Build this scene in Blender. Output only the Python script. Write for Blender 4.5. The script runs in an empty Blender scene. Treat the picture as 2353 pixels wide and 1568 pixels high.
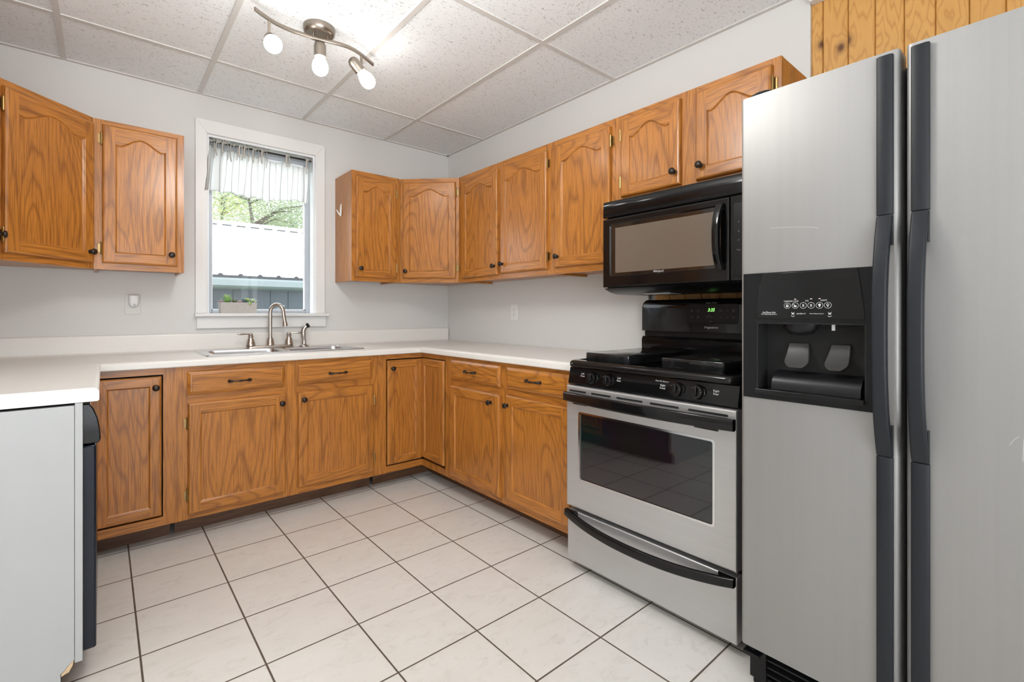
import bpy, math, random
from math import pi, sin, cos, radians, sqrt
random.seed(7)
W, H = 2353, 1568
scene = bpy.context.scene
C = scene.collection

# ------------------------------------------------------------------ camera
cam_data = bpy.data.cameras.new('camera')
cam = bpy.data.objects.new('camera', cam_data)
C.objects.link(cam)
cam.location = (-2.2874, -3.5005, 1.1451)
cam.rotation_euler = (pi/2, 0, -radians(40.3224))
cam_data.sensor_fit = 'HORIZONTAL'
cam_data.sensor_width = 36.0
cam_data.lens = 1097.24/W*36.0
cam_data.shift_x = 0.0041
cam_data.shift_y = -0.0271
cam_data.clip_start = 0.02
scene.camera = cam

# ------------------------------------------------------------------ world, added fill lights, exposure
world = bpy.data.worlds.new('overcast_sky')
scene.world = world
world.use_nodes = True
bg = world.node_tree.nodes['Background']
bg.inputs['Color'].default_value = (0.90, 0.95, 1.0, 1)
bg.inputs['Strength'].default_value = 3.8

def area(name, loc, rot, sx, sy, power, color):
    l = bpy.data.lights.new(name, 'AREA')
    l.shape = 'RECTANGLE'; l.size = sx; l.size_y = sy; l.energy = power; l.color = color
    o = bpy.data.objects.new(name, l); C.objects.link(o)
    o.location = loc; o.rotation_euler = rot
    return o
# added fill lights behind the camera, at an invented patio door and window
area('patio_fill_light', (-2.6, -5.80, 1.05), (radians(152), 0, 0), 1.75, 1.60, 54, (0.95, 0.975, 1.0))
area('dining_fill_light', (-4.38, -5.80, 1.45), (radians(140), 0, 0), 0.90, 1.05, 21, (0.95, 0.975, 1.0))
BULB_STRENGTH = 20.0
FILL_GLOBE_STRENGTH = 32.0

vs = scene.view_settings
vs.view_transform = 'Standard'
vs.look = 'None'
vs.gamma = 1.0
vs.use_curve_mapping = False
vs.exposure = 0.30

# ------------------------------------------------------------------ helpers
def S(r, g, b):
    def f(c):
        c /= 255.0
        return c/12.92 if c <= 0.04045 else ((c+0.055)/1.055)**2.4
    return (f(r), f(g), f(b), 1.0)

def spline(pts, R, k):
    """Catmull-Rom points between the given ones"""
    o = []; r = []; n = len(pts)
    for i in range(n-1):
        a, b, c, d = pts[max(i-1, 0)], pts[i], pts[i+1], pts[min(i+2, n-1)]
        for q in range(k):
            t = q/k
            o.append(tuple(0.5*(2*b[j]+(c[j]-a[j])*t+(2*a[j]-5*b[j]+4*c[j]-d[j])*t*t+(3*b[j]-a[j]-3*c[j]+d[j])*t**3) for j in range(3)))
            r.append(R[i]+(R[i+1]-R[i])*t)
    return o+[tuple(pts[-1])], r+[R[-1]]

class MB:
    """collects faces and links them as one mesh object"""
    def __init__(s):
        s.v = []; s.f = []; s.m = []; s.u = []
    def add(s, pts, faces, m=0, u=None):
        b = len(s.v)
        s.v += [tuple(p) for p in pts]
        s.u += list(u) if u else [0.0]*len(pts)
        for f in faces:
            s.f.append([b+i for i in f]); s.m.append(m)
    def quad(s, a, b, c, d, m=0):
        s.add([a, b, c, d], [(0, 1, 2, 3)], m)
    def box(s, x0, x1, y0, y1, z0, z1, m=0):
        if x0 > x1: x0, x1 = x1, x0
        if y0 > y1: y0, y1 = y1, y0
        if z0 > z1: z0, z1 = z1, z0
        p = [(x0,y0,z0),(x1,y0,z0),(x1,y1,z0),(x0,y1,z0),(x0,y0,z1),(x1,y0,z1),(x1,y1,z1),(x0,y1,z1)]
        s.add(p, [(0,3,2,1),(4,5,6,7),(0,1,5,4),(1,2,6,5),(2,3,7,6),(3,0,4,7)], m)
    def loft(s, loops, m=0, cap=True, closed=True, us=None):
        n = len(loops[0]); pts = [p for l in loops for p in l]; fs = []
        for i in range(len(loops)-1):
            for j in range(n if closed else n-1):
                k = (j+1) % n
                fs.append((i*n+j, i*n+k, (i+1)*n+k, (i+1)*n+j))
        if cap and closed:
            fs.append(tuple(reversed(range(n))))
            fs.append(tuple((len(loops)-1)*n+j for j in range(n)))
        s.add(pts, fs, m, us)
    def prism(s, poly, axis, a, b, m=0):
        """poly: 2-D loop; axis the extrusion axis: x -> (y,z), y -> (x,z), z -> (x,y)"""
        def P(p, t):
            return (t, p[0], p[1]) if axis == 'x' else (p[0], t, p[1]) if axis == 'y' else (p[0], p[1], t)
        s.loft([[P(p, a) for p in poly], [P(p, b) for p in poly]], m)
    def tube(s, pts, r, seg=10, m=0, flat=None, smooth=0):
        """round (or flattened) tube along a path; r number or list"""
        from mathutils import Vector
        R = r if isinstance(r, (list, tuple)) else [r]*len(pts)
        if smooth:
            pts, R = spline(pts, R, smooth)
        P = [Vector(p) for p in pts]; n = len(P)
        T = [(P[min(i+1, n-1)]-P[max(i-1, 0)]).normalized() for i in range(n)]
        up = Vector((0, 0, 1)) if abs(T[0].z) < 0.9 else Vector((1, 0, 0))
        N = (up - T[0]*up.dot(T[0])).normalized(); loops = []
        for i in range(n):
            N = (N - T[i]*N.dot(T[i])).normalized(); B = T[i].cross(N)
            fl = flat if flat else 1.0
            loops.append([tuple(P[i]+N*(R[i]*fl*cos(2*pi*j/seg))+B*(R[i]*sin(2*pi*j/seg))) for j in range(seg)])
        s.loft(loops, m)
    def lathe(s, prof, o=(0,0,0), axis=(0,0,1), seg=20, m=0):
        """prof: (radius, height) pairs turned about the axis through o"""
        from mathutils import Vector
        A = Vector(axis).normalized(); O = Vector(o)
        up = Vector((0,0,1)) if abs(A.z) < 0.9 else Vector((1,0,0))
        N = (up - A*up.dot(A)).normalized(); B = A.cross(N)
        s.loft([[tuple(O + A*h + (N*cos(2*pi*j/seg)+B*sin(2*pi*j/seg))*max(r, 1e-4)) for j in range(seg)] for r, h in prof], m)
    def build(s, name, mats, parent=None, loc=None, rotz=0.0, bevel=0.0, angle=32, smooth=True, segs=2):
        me = bpy.data.meshes.new(name)
        me.from_pydata(s.v, [], s.f)
        if not isinstance(mats, (list, tuple)): mats = [mats]
        for mm in mats: me.materials.append(mm)
        me.polygons.foreach_set('material_index', s.m)
        if any(s.u):
            at = me.attributes.new('across', 'FLOAT', 'POINT')
            at.data.foreach_set('value', s.u)
        me.update()
        import bmesh
        bm = bmesh.new(); bm.from_mesh(me)
        bmesh.ops.recalc_face_normals(bm, faces=bm.faces)
        bm.to_mesh(me); bm.free()
        if smooth:
            me.polygons.foreach_set('use_smooth', [True]*len(me.polygons))
            me.set_sharp_from_angle(angle=radians(angle))
        o = bpy.data.objects.new(name, me); C.objects.link(o)
        if loc: o.location = loc
        o.rotation_euler = (0, 0, rotz)
        if parent: o.parent = parent
        if bevel:
            b = o.modifiers.new('edge', 'BEVEL'); b.width = bevel; b.segments = segs
            b.limit_method = 'ANGLE'; b.angle_limit = radians(40); b.harden_normals = False
        return o

def tag(o, label, cat, group=None):
    o['label'] = label; o['category'] = cat
    if group: o['group'] = group
    return o
def thing(name, label, cat, loc=(0,0,0), rotz=0.0, group=None):
    o = bpy.data.objects.new(name, None); C.objects.link(o)
    o.empty_display_size = 0.1
    o.location = loc; o.rotation_euler = (0, 0, rotz)
    return tag(o, label, cat, group)
def struct(o):
    o['kind'] = 'structure'; return o
def plab(o, label):
    o['label'] = label; return o

def rrect(x0, x1, z0, z1, r, seg=5):
    pts = []
    for cx, cz, a0 in ((x1-r, z1-r, 0), (x0+r, z1-r, 90), (x0+r, z0+r, 180), (x1-r, z0+r, 270)):
        for i in range(seg+1):
            a = radians(a0 + 90*i/seg); pts.append((cx+r*cos(a), cz+r*sin(a)))
    return pts

def text(name, body, size, m, parent, loc, rot, align='CENTER', italic=False, sx=1.0):
    """raised lettering: a text curve turned into its own mesh"""
    cu = bpy.data.curves.new(name, 'FONT'); cu.body = body; cu.size = size
    cu.align_x = align; cu.align_y = 'CENTER'; cu.extrude = 0.0004; cu.resolution_u = 3
    if italic: cu.shear = 0.3
    o = bpy.data.objects.new(name, cu); C.objects.link(o)
    cu.materials.append(m)
    dg = bpy.context.evaluated_depsgraph_get()
    me = bpy.data.meshes.new_from_object(o.evaluated_get(dg))
    bpy.data.objects.remove(o)
    o = bpy.data.objects.new(name, me); C.objects.link(o)
    if not me.materials: me.materials.append(m)
    o.parent = parent; o.location = loc; o.rotation_euler = rot; o.scale = (sx, 1, 1)
    return o

# ------------------------------------------------------------------ materials
def nmat(name):
    m = bpy.data.materials.new(name); m.use_nodes = True
    nt = m.node_tree
    return m, nt, nt.nodes['Principled BSDF']
def nd(nt, t, **kw):
    n = nt.nodes.new(t)
    for k, v in kw.items():
        if k.startswith('i_'): n.inputs[k[2:]].default_value = v
        else: setattr(n, k, v)
    return n
def math_(nt, op, a, b=None, c=None):
    n = nt.nodes.new('ShaderNodeMath'); n.operation = op
    for i, x in enumerate((a, b, c)):
        if x is None: continue
        if isinstance(x, (int, float)): n.inputs[i].default_value = x
        else: nt.links.new(x, n.inputs[i])
    return n.outputs[0]
def mix_(nt, f, a, b, blend='MIX'):
    n = nt.nodes.new('ShaderNodeMix'); n.data_type = 'RGBA'; n.blend_type = blend
    for i, x in ((0, f), (6, a), (7, b)):
        if isinstance(x, (int, float)): n.inputs[i].default_value = x
        elif isinstance(x, tuple): n.inputs[i].default_value = x
        else: nt.links.new(x, n.inputs[i])
    return n.outputs[2]
def ramp_(nt, f, stops):
    n = nt.nodes.new('ShaderNodeValToRGB')
    e = n.color_ramp.elements
    while len(e) < len(stops): e.new(0.5)
    for i, (p, c) in enumerate(stops):
        e[i].position = p; e[i].color = c if isinstance(c, tuple) else (c, c, c, 1)
    nt.links.new(f, n.inputs[0]); return n.outputs[0]
def coord(nt, scale=(1,1,1), rnd=0.0):
    tc = nt.nodes.new('ShaderNodeTexCoord')
    mp = nt.nodes.new('ShaderNodeMapping'); mp.inputs['Scale'].default_value = scale
    nt.links.new(tc.outputs['Object'], mp.inputs['Vector'])
    if rnd:
        oi = nt.nodes.new('ShaderNodeObjectInfo')
        ml = math_(nt, 'MULTIPLY', oi.outputs['Random'], rnd)
        cb = nt.nodes.new('ShaderNodeCombineXYZ')
        for i in range(3): nt.links.new(ml, cb.inputs[i])
        nt.links.new(cb.outputs[0], mp.inputs['Location'])
    return mp.outputs[0]
def noise_(nt, vec, scale, detail=2.0, rough=0.5, dist=0.0, dims='3D'):
    n = nd(nt, 'ShaderNodeTexNoise', noise_dimensions=dims)
    n.inputs['Scale'].default_value = scale; n.inputs['Detail'].default_value = detail
    n.inputs['Roughness'].default_value = rough; n.inputs['Distortion'].default_value = dist
    nt.links.new(vec, n.inputs['Vector']); return n.outputs['Fac']
def bump_(nt, bsdf, h, strength, dist=0.002):
    b = nd(nt, 'ShaderNodeBump'); b.inputs['Strength'].default_value = strength; b.inputs['Distance'].default_value = dist
    nt.links.new(h, b.inputs['Height']); nt.links.new(b.outputs[0], bsdf.inputs['Normal'])

def plain(name, c, rough=0.5, metal=0.0, var=0.08, scale=30.0, bump=0.0, stretch=(1,1,1), coat=0.0, spec=0.5):
    m, nt, b = nmat(name)
    v = coord(nt, stretch)
    f = noise_(nt, v, scale, 3)
    lo = tuple(x*(1-var) for x in c[:3])+(1,); hi = tuple(min(1, x*(1+var)) for x in c[:3])+(1,)
    nt.links.new(mix_(nt, f, lo, hi), b.inputs['Base Color'])
    b.inputs['Roughness'].default_value = rough; b.inputs['Metallic'].default_value = metal
    b.inputs['Coat Weight'].default_value = coat; b.inputs['Coat Roughness'].default_value = 0.08
    b.inputs['Specular IOR Level'].default_value = spec
    if bump: bump_(nt, b, f, bump, 0.001)
    return m

def oak(name, axis, light=(0.54, 0.21, 0.032, 1), dark=(0.155, 0.048, 0.008, 1), rough=0.30, coat=0.18):
    """flat-sawn oak: contour lines of a field stretched along the grain axis, plus fine pores"""
    m, nt, b = nmat(name)
    sc = {'x': (0.16, 1, 1), 'z': (1, 1, 0.16)}[axis]
    v = coord(nt, sc, 9.0)
    f = noise_(nt, v, 3.6, 1.5, 0.45, 0.25)
    fine = noise_(nt, v, 16.0, 2.0)
    val = math_(nt, 'ADD', math_(nt, 'MULTIPLY', f, 25.0), math_(nt, 'MULTIPLY', fine, 1.3))
    fr = math_(nt, 'FRACT', val)
    rings = ramp_(nt, fr, [(0.0, 0.0), (0.09, 0.45), (0.24, 0.95), (0.80, 0.92), (1.0, 0.10)])
    ps = {'x': (8, 260, 260), 'z': (260, 260, 8)}[axis]
    pv = coord(nt, ps, 9.0)
    pores = ramp_(nt, noise_(nt, pv, 1.0, 2.0, 0.6), [(0.34, 0.0), (0.56, 1.0)])
    tone = noise_(nt, v, 1.7, 1.0)
    c1 = mix_(nt, rings, dark, light)
    c1 = mix_(nt, 0.62, light, c1)
    c2 = mix_(nt, math_(nt, 'MULTIPLY', math_(nt, 'SUBTRACT', 1.0, pores), 0.62), c1, dark)
    c3 = mix_(nt, tone, mix_(nt, 0.25, c2, (0.30, 0.10, 0.025, 1)), c2)
    nt.links.new(c3, b.inputs['Base Color'])
    b.inputs['Roughness'].default_value = rough
    b.inputs['Coat Weight'].default_value = coat; b.inputs['Coat Roughness'].default_value = 0.16
    bump_(nt, b, pores, 0.12, 0.0006)
    return m
OV = oak('oak_upright_grain', 'z'); OH = oak('oak_level_grain', 'x')
OAK = [OV, OH]
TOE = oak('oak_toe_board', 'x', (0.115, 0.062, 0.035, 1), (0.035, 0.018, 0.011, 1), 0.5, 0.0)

def stainless(name, c=(0.60, 0.595, 0.585, 1), rough=0.34, axis='z', metal=1.0):
    m, nt, b = nmat(name)
    s = {'z': (900, 900, 5), 'x': (5, 900, 900)}[axis]
    f = noise_(nt, coord(nt, s), 1.0, 2.0, 0.6)
    g = noise_(nt, coord(nt, {'z': (60, 60, 0.6), 'x': (0.6, 60, 60)}[axis]), 1.0, 2.0)
    k = math_(nt, 'ADD', math_(nt, 'MULTIPLY', f, 0.12), math_(nt, 'MULTIPLY', g, 0.12))
    nt.links.new(mix_(nt, k, tuple(x*0.9 for x in c[:3])+(1,), tuple(min(1, x*1.5) for x in c[:3])+(1,)), b.inputs['Base Color'])
    nt.links.new(math_(nt, 'ADD', rough-0.05, math_(nt, 'MULTIPLY', f, 0.10)), b.inputs['Roughness'])
    b.inputs['Metallic'].default_value = metal
    b.inputs['Anisotropic'].default_value = 0.45
    bump_(nt, b, f, 0.05, 0.0003)
    return m
STEEL = stainless('brushed_stainless_steel', (0.355, 0.35, 0.34, 1), 0.48, metal=0.72)
STEEL_H = stainless('stainless_steel_stove', (0.58, 0.575, 0.57, 1), 0.40, 'x', metal=0.7)
SINKM = stainless('sink_steel', (0.62, 0.63, 0.65, 1), 0.26, 'x')
NICKEL = plain('brushed_nickel', (0.50, 0.45, 0.40, 1), 0.28, 1.0, 0.05, 80)
SATIN = plain('satin_nickel_lamp', (0.30, 0.26, 0.22, 1), 0.36, 1.0, 0.05, 80)
BRONZE = plain('dark_bronze', (0.035, 0.027, 0.022, 1), 0.32, 0.6, 0.2, 90)
BRASS = plain('aged_brass', (0.36, 0.25, 0.10, 1), 0.35, 1.0, 0.15, 120)
BLACKG = plain('black_enamel', (0.0055, 0.0053, 0.0056, 1), 0.10, 0.0, 0.1, 40, spec=0.36)
BLACKP = plain('black_plastic', (0.008, 0.008, 0.009, 1), 0.30, 0.0, 0.1, 200, 0.0, spec=0.28)
BLACKH = plain('charcoal_grip_plastic', (0.011, 0.013, 0.017, 1), 0.45, 0.0, 0.1, 500, 0.05, spec=0.35)
BLACKF = plain('flat_black', (0.006, 0.006, 0.006, 1), 0.7, 0.0, 0.1, 60)
GREYCASE = plain('grey_fridge_case', (0.05, 0.05, 0.052, 1), 0.5, 0.0, 0.1, 300, 0.1)
NAVY = plain('black_dishwasher_front', (0.008, 0.011, 0.020, 1), 0.22, 0.0, 0.1, 40, spec=0.3)
WHITEPAINT = plain('white_trim_paint', (0.78, 0.775, 0.76, 1), 0.32, 0.0, 0.02, 12)
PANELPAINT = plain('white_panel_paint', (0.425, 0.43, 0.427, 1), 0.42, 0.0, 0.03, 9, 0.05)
WHITEPL = plain('white_plastic', (0.78, 0.78, 0.77, 1), 0.35, 0.0, 0.02, 20)
LAMIN = plain('cream_laminate', (0.765, 0.745, 0.705, 1), 0.30, 0.0, 0.025, 60)
RAWWOOD = plain('bare_broken_wood', (0.62, 0.46, 0.28, 1), 0.8, 0.0, 0.25, 60, 0.3)
CAULK = plain('old_yellowed_caulk', (0.50, 0.36, 0.16, 1), 0.6, 0.0, 0.3, 60)
ALU = plain('grey_aluminium_sash', (0.42, 0.45, 0.49, 1), 0.45, 0.3, 0.05, 30)
VINYL = plain('white_vinyl', (0.80, 0.82, 0.84, 1), 0.35, 0.0, 0.02, 30)
INK = plain('white_print', (0.62, 0.62, 0.62, 1), 0.5, 0.0, 0.03, 60)
INKDIM = plain('grey_print', (0.20, 0.20, 0.20, 1), 0.5, 0.0, 0.03, 60)
CHROME = plain('chrome', (0.75, 0.75, 0.76, 1), 0.12, 1.0, 0.03, 30)
CONCRETE = plain('pale_grey_cement', (0.50, 0.48, 0.45, 1), 0.85, 0.0, 0.12, 60, 0.25)

def emit(name, col, strength):
    m, nt, b = nmat(name)
    b.inputs['Base Color'].default_value = (0.9, 0.9, 0.9, 1)
    f = noise_(nt, coord(nt), 3.0)
    c = mix_(nt, f, col, tuple(x*0.97 for x in col[:3])+(1,))
    nt.links.new(c, b.inputs['Emission Color'])
    b.inputs['Emission Strength'].default_value = strength
    return m
BULB = emit('frosted_lit_bulb', (1.0, 0.975, 0.94, 1), BULB_STRENGTH)
CLOCK = emit('green_clock_segments', (0.25, 1.0, 0.12, 1), 1.6)
REDLED = emit('amber_indicator', (1.0, 0.22, 0.12, 1), 0.8)

def glass_pane(name, tint=(1,1,1,1), gloss=0.06, rough=0.02):
    m, nt, b = nmat(name)
    nt.nodes.remove(b)
    t = nd(nt, 'ShaderNodeBsdfTransparent'); t.inputs[0].default_value = tint
    g = nd(nt, 'ShaderNodeBsdfGlossy'); g.inputs['Roughness'].default_value = rough
    n = noise_(nt, coord(nt), 2.0)
    fx = math_(nt, 'ADD', gloss*0.8, math_(nt, 'MULTIPLY', n, gloss*0.4))
    x = nd(nt, 'ShaderNodeMixShader'); nt.links.new(fx, x.inputs[0])
    nt.links.new(t.outputs[0], x.inputs[1]); nt.links.new(g.outputs[0], x.inputs[2])
    nt.links.new(x.outputs[0], nt.nodes['Material Output'].inputs[0])
    return m
PANE = glass_pane('window_glass')

def wall_paint(name, c):
    m, nt, b = nmat(name)
    v = coord(nt)
    f = noise_(nt, v, 1.4, 3.0); g = noise_(nt, v, 260.0, 2.0)
    nt.links.new(mix_(nt, f, tuple(x*0.965 for x in c[:3])+(1,), c), b.inputs['Base Color'])
    b.inputs['Roughness'].default_value = 0.55
    bump_(nt, b, g, 0.10, 0.0012)
    return m
WALL = wall_paint('warm_white_wall_paint', (0.665, 0.655, 0.635, 1))
PAPER = wall_paint('drywall_paint', (0.70, 0.695, 0.68, 1))

def ceiling_mat():
    m, nt, b = nmat('fissured_ceiling_tile')
    v = coord(nt)
    warp = noise_(nt, coord(nt, (14, 14, 14)), 1.0, 1.0)
    vr = nd(nt, 'ShaderNodeVectorRotate'); vr.rotation_type = 'Z_AXIS'
    nt.links.new(v, vr.inputs['Vector']); nt.links.new(math_(nt, 'MULTIPLY', warp, 2.4), vr.inputs['Angle'])
    f1 = noise_(nt, coord(nt, (62, 185, 60)), 1.0, 1.5, 0.5, 0.9)
    mk = ramp_(nt, f1, [(0.645, 0.0), (0.70, 1.0)])
    f2 = noise_(nt, coord(nt, (170, 80, 60)), 1.0, 1.0, 0.5, 0.8)
    mk2 = ramp_(nt, f2, [(0.70, 0.0), (0.75, 1.0)])
    hole = math_(nt, 'MAXIMUM', mk, mk2)
    nt.links.new(mix_(nt, math_(nt, 'MULTIPLY', hole, 0.80), (0.88, 0.905, 0.92, 1), (0.33, 0.335, 0.335, 1)), b.inputs['Base Color'])
    b.inputs['Roughness'].default_value = 0.85
    bump_(nt, b, math_(nt, 'SUBTRACT', 1.0, hole), 0.5, 0.003)
    return m
CEIL = ceiling_mat()
GRID = plain('ceiling_grid_metal', (0.66, 0.645, 0.62, 1), 0.5, 0.0, 0.03, 20)

PITCH = 0.3112
def floor_mat():
    m, nt, b = nmat('beige_floor_tiles')
    tc = nt.nodes.new('ShaderNodeTexCoord')
    sp = nt.nodes.new('ShaderNodeSeparateXYZ'); nt.links.new(tc.outputs['Object'], sp.inputs[0])
    def cell(o, org):
        t = math_(nt, 'DIVIDE', math_(nt, 'SUBTRACT', o, org), PITCH)
        fr = math_(nt, 'FRACT', math_(nt, 'ADD', t, 100.0))
        return math_(nt, 'FLOOR', math_(nt, 'ADD', t, 100.0)), math_(nt, 'MINIMUM', fr, math_(nt, 'SUBTRACT', 1.0, fr))
    ix, dx = cell(sp.outputs[0], -2.1914); iy, dy = cell(sp.outputs[1], -0.8708)
    d = math_(nt, 'MULTIPLY', math_(nt, 'MINIMUM', dx, dy), PITCH)
    wob = math_(nt, 'MULTIPLY', noise_(nt, tc.outputs['Object'], 30.0), 0.0008)
    gm = nd(nt, 'ShaderNodeMapRange'); gm.interpolation_type = 'SMOOTHSTEP'
    gm.inputs['From Min'].default_value = 0.0026; gm.inputs['From Max'].default_value = 0.0042
    nt.links.new(math_(nt, 'ADD', d, wob), gm.inputs['Value'])
    cb = nt.nodes.new('ShaderNodeCombineXYZ'); nt.links.new(ix, cb.inputs[0]); nt.links.new(iy, cb.inputs[1])
    wn = nd(nt, 'ShaderNodeTexWhiteNoise'); nt.links.new(cb.outputs[0], wn.inputs['Vector'])
    off = nd(nt, 'ShaderNodeVectorMath', operation='MULTIPLY_ADD')
    nt.links.new(wn.outputs['Color'], off.inputs[0]); off.inputs[1].default_value = (9, 9, 9)
    nt.links.new(tc.outputs['Object'], off.inputs[2])
    mp = nd(nt, 'ShaderNodeMapping'); mp.inputs['Scale'].default_value = (1.0, 1.9, 1.0); mp.inputs['Rotation'].default_value = (0, 0, 0.6)
    nt.links.new(off.outputs[0], mp.inputs['Vector'])
    cloud = noise_(nt, mp.outputs[0], 5.0, 5.0, 0.6, 0.6)
    vein = noise_(nt, mp.outputs[0], 13.0, 6.0, 0.65, 1.2)
    vm = ramp_(nt, vein, [(0.30, 0.0), (0.46, 1.0)])
    tile = mix_(nt, cloud, (0.70, 0.665, 0.61, 1), (0.81, 0.79, 0.755, 1))
    tile = mix_(nt, math_(nt, 'MULTIPLY', math_(nt, 'SUBTRACT', 1.0, vm), 0.34), tile, (0.50, 0.465, 0.41, 1))
    tile = mix_(nt, math_(nt, 'MULTIPLY', wn.outputs['Value'], 0.10), tile, (0.66, 0.63, 0.585, 1))
    grout = mix_(nt, noise_(nt, tc.outputs['Object'], 9.0), (0.085, 0.062, 0.042, 1), (0.135, 0.10, 0.075, 1))
    nt.links.new(mix_(nt, gm.outputs[0], grout, tile), b.inputs['Base Color'])
    nt.links.new(math_(nt, 'SUBTRACT', 0.75, math_(nt, 'MULTIPLY', gm.outputs[0], 0.43)), b.inputs['Roughness'])
    h = math_(nt, 'ADD', gm.outputs[0], math_(nt, 'MULTIPLY', noise_(nt, tc.outputs['Object'], 45.0, 3.0), 0.22))
    bump_(nt, b, h, 0.22, 0.0025)
    return m
FLOOR = floor_mat()

def pine_mat():
    m, nt, b = nmat('knotty_pine')
    geo = nd(nt, 'ShaderNodeNewGeometry')
    tc = nt.nodes.new('ShaderNodeTexCoord')
    off = nd(nt, 'ShaderNodeVectorMath', operation='ADD')
    cb = nt.nodes.new('ShaderNodeCombineXYZ')
    r = math_(nt, 'MULTIPLY', geo.outputs['Random Per Island'], 7.0)
    for i in range(3): nt.links.new(r, cb.inputs[i])
    nt.links.new(tc.outputs['Object'], off.inputs[0]); nt.links.new(cb.outputs[0], off.inputs[1])
    mp = nd(nt, 'ShaderNodeMapping'); mp.inputs['Scale'].default_value = (1, 1, 0.45); nt.links.new(off.outputs[0], mp.inputs['Vector'])
    vo = nd(nt, 'ShaderNodeTexVoronoi', voronoi_dimensions='2D'); vo.inputs['Scale'].default_value = 5.5
    sy = nt.nodes.new('ShaderNodeSeparateXYZ'); nt.links.new(off.outputs[0], sy.inputs[0])
    yz = nt.nodes.new('ShaderNodeCombineXYZ'); nt.links.new(sy.outputs[1], yz.inputs[0]); nt.links.new(math_(nt, 'MULTIPLY', sy.outputs[2], 0.75), yz.inputs[1])
    nt.links.new(yz.outputs[0], vo.inputs['Vector'])
    kd = vo.outputs['Distance']
    knot = ramp_(nt, kd, [(0.02, 1.0), (0.055, 0.75), (0.085, 0.35), (0.16, 0.0)])
    mg = nd(nt, 'ShaderNodeMapping'); mg.inputs['Scale'].default_value = (1, 1, 0.10); nt.links.new(off.outputs[0], mg.inputs['Vector'])
    g = noise_(nt, mg.outputs[0], 16.0, 2.0, 0.5, 0.3)
    rings = math_(nt, 'FRACT', math_(nt, 'ADD', math_(nt, 'MULTIPLY', g, 7.0), math_(nt, 'MULTIPLY', kd, 4.0)))
    rr = ramp_(nt, rings, [(0.0, 0.2), (0.3, 0.9), (0.85, 0.75), (1.0, 0.2)])
    c = mix_(nt, rr, (0.50, 0.235, 0.058, 1), (0.72, 0.40, 0.12, 1))
    c = mix_(nt, math_(nt, 'MULTIPLY', geo.outputs['Random Per Island'], 0.35), c, (0.53, 0.25, 0.065, 1))
    c = mix_(nt, knot, c, (0.12, 0.045, 0.016, 1))
    nt.links.new(c, b.inputs['Base Color'])
    b.inputs['Roughness'].default_value = 0.38
    return m
PINE = pine_mat()

# ------------------------------------------------------------------ room shell
HC = 2.5115
X0, Y0 = -5.10, -5.60           # dining side and rear of the open room
WX0, WX1, WZ0, WZ1 = -1.79, -1.13, 1.145, 2.27
b = MB(); b.box(X0-0.05, 0.10, Y0-0.05, 0.12, -0.08, 0.0); struct(b.build('floor', FLOOR, smooth=False))
b = MB(); b.box(X0-0.05, 0.10, Y0-0.05, 0.12, HC, HC+0.06); ceil = struct(b.build('ceiling', CEIL, smooth=False))
b = MB()
XL = [-0.597-0.6165*k for k in range(8)]; YL = [-0.513, -1.780, -3.03, -4.25, -5.47]
for x in XL: b.box(x-0.012, x+0.012, Y0, 0, HC-0.005, HC+0.002)
for y in YL: b.box(X0, 0, y-0.012, y+0.012, HC-0.0045, HC+0.002)
struct(b.build('trim_1', GRID, smooth=False))
b = MB()                                                        # wall angle of the suspended ceiling
b.box(-2.93, 0, -0.022, 0, HC-0.006, HC); b.box(-0.022, 0, -2.79, 0, HC-0.006, HC)
b.box(-2.93, -2.908, -1.57, 0, HC-0.006, HC)
struct(b.build('trim_2', GRID, smooth=False))
b = MB()
for x0, x1, z0, z1 in ((-3.05, WX0, 0, HC), (WX1, 0.10, 0, HC), (WX0, WX1, 0, WZ0-0.02), (WX0, WX1, WZ1, HC)):
    b.box(x0, x1, 0, 0.12, z0, z1)
struct(b.build('wall_back', WALL, smooth=False))
b = MB(); b.box(0, 0.013, -2.0, 0, 0, HC); b.box(0, 0.013, -2.787, -2.0, 1.60, HC)
struct(b.build('wall_right', PAPER, smooth=False))
b = MB(); b.box(0.034, 0.10, Y0, 0, 0, HC); struct(b.build('wall_right_core', PAPER, smooth=False))
b = MB()                                                        # tongue-and-groove pine boards
for k in range(-9, 33):
    y1 = -2.829-0.0887*k; y0 = y1-0.0887
    g = 0.0022
    b.prism([(0.034, y0+g*.2), (0.034, y1-g*.2), (0.0185, y1-g*.2), (0.0135, y1-g*1.6), (0.0135, y0+g*1.6), (0.0185, y0+g*.2)], 'z', 0, HC)
struct(b.build('wall_right_boards', PINE, smooth=False))
b = MB(); b.box(-0.028, 0.0135, Y0, -2.79, 2.452, HC-0.006); struct(b.build('trim_3', WHITEPAINT, bevel=0.003))
b = MB(); b.box(-3.05, -2.93, -1.57, 0, 0, HC); struct(b.build('wall_left', WALL, smooth=False))
b = MB(); b.box(X0, -3.05, -1.57, -1.45, 0, HC); struct(b.build('wall_dining', WALL, smooth=False))
b = MB(); b.box(X0-0.05, X0, Y0, -1.45, 0, HC); struct(b.build('wall_far_left', WALL, smooth=False))
b = MB()
for x0, x1, z0, z1 in ((X0-0.05, -4.86, 0, HC), (-3.90, -3.55, 0, HC), (-1.65, 0.10, 0, HC), (-3.55, -1.65, 2.13, HC), (-4.86, -3.90, 0, 0.78), (-4.86, -3.90, 2.12, HC)):
    b.box(x0, x1, Y0-0.05, Y0, z0, z1)
struct(b.build('wall_rear', WALL, smooth=False))
b = MB()
for x0, x1 in ((-3.55, -3.49), (-2.64, -2.56), (-1.71, -1.65)): b.box(x0, x1, Y0-0.045, Y0+0.005, 0, 2.13)
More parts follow.
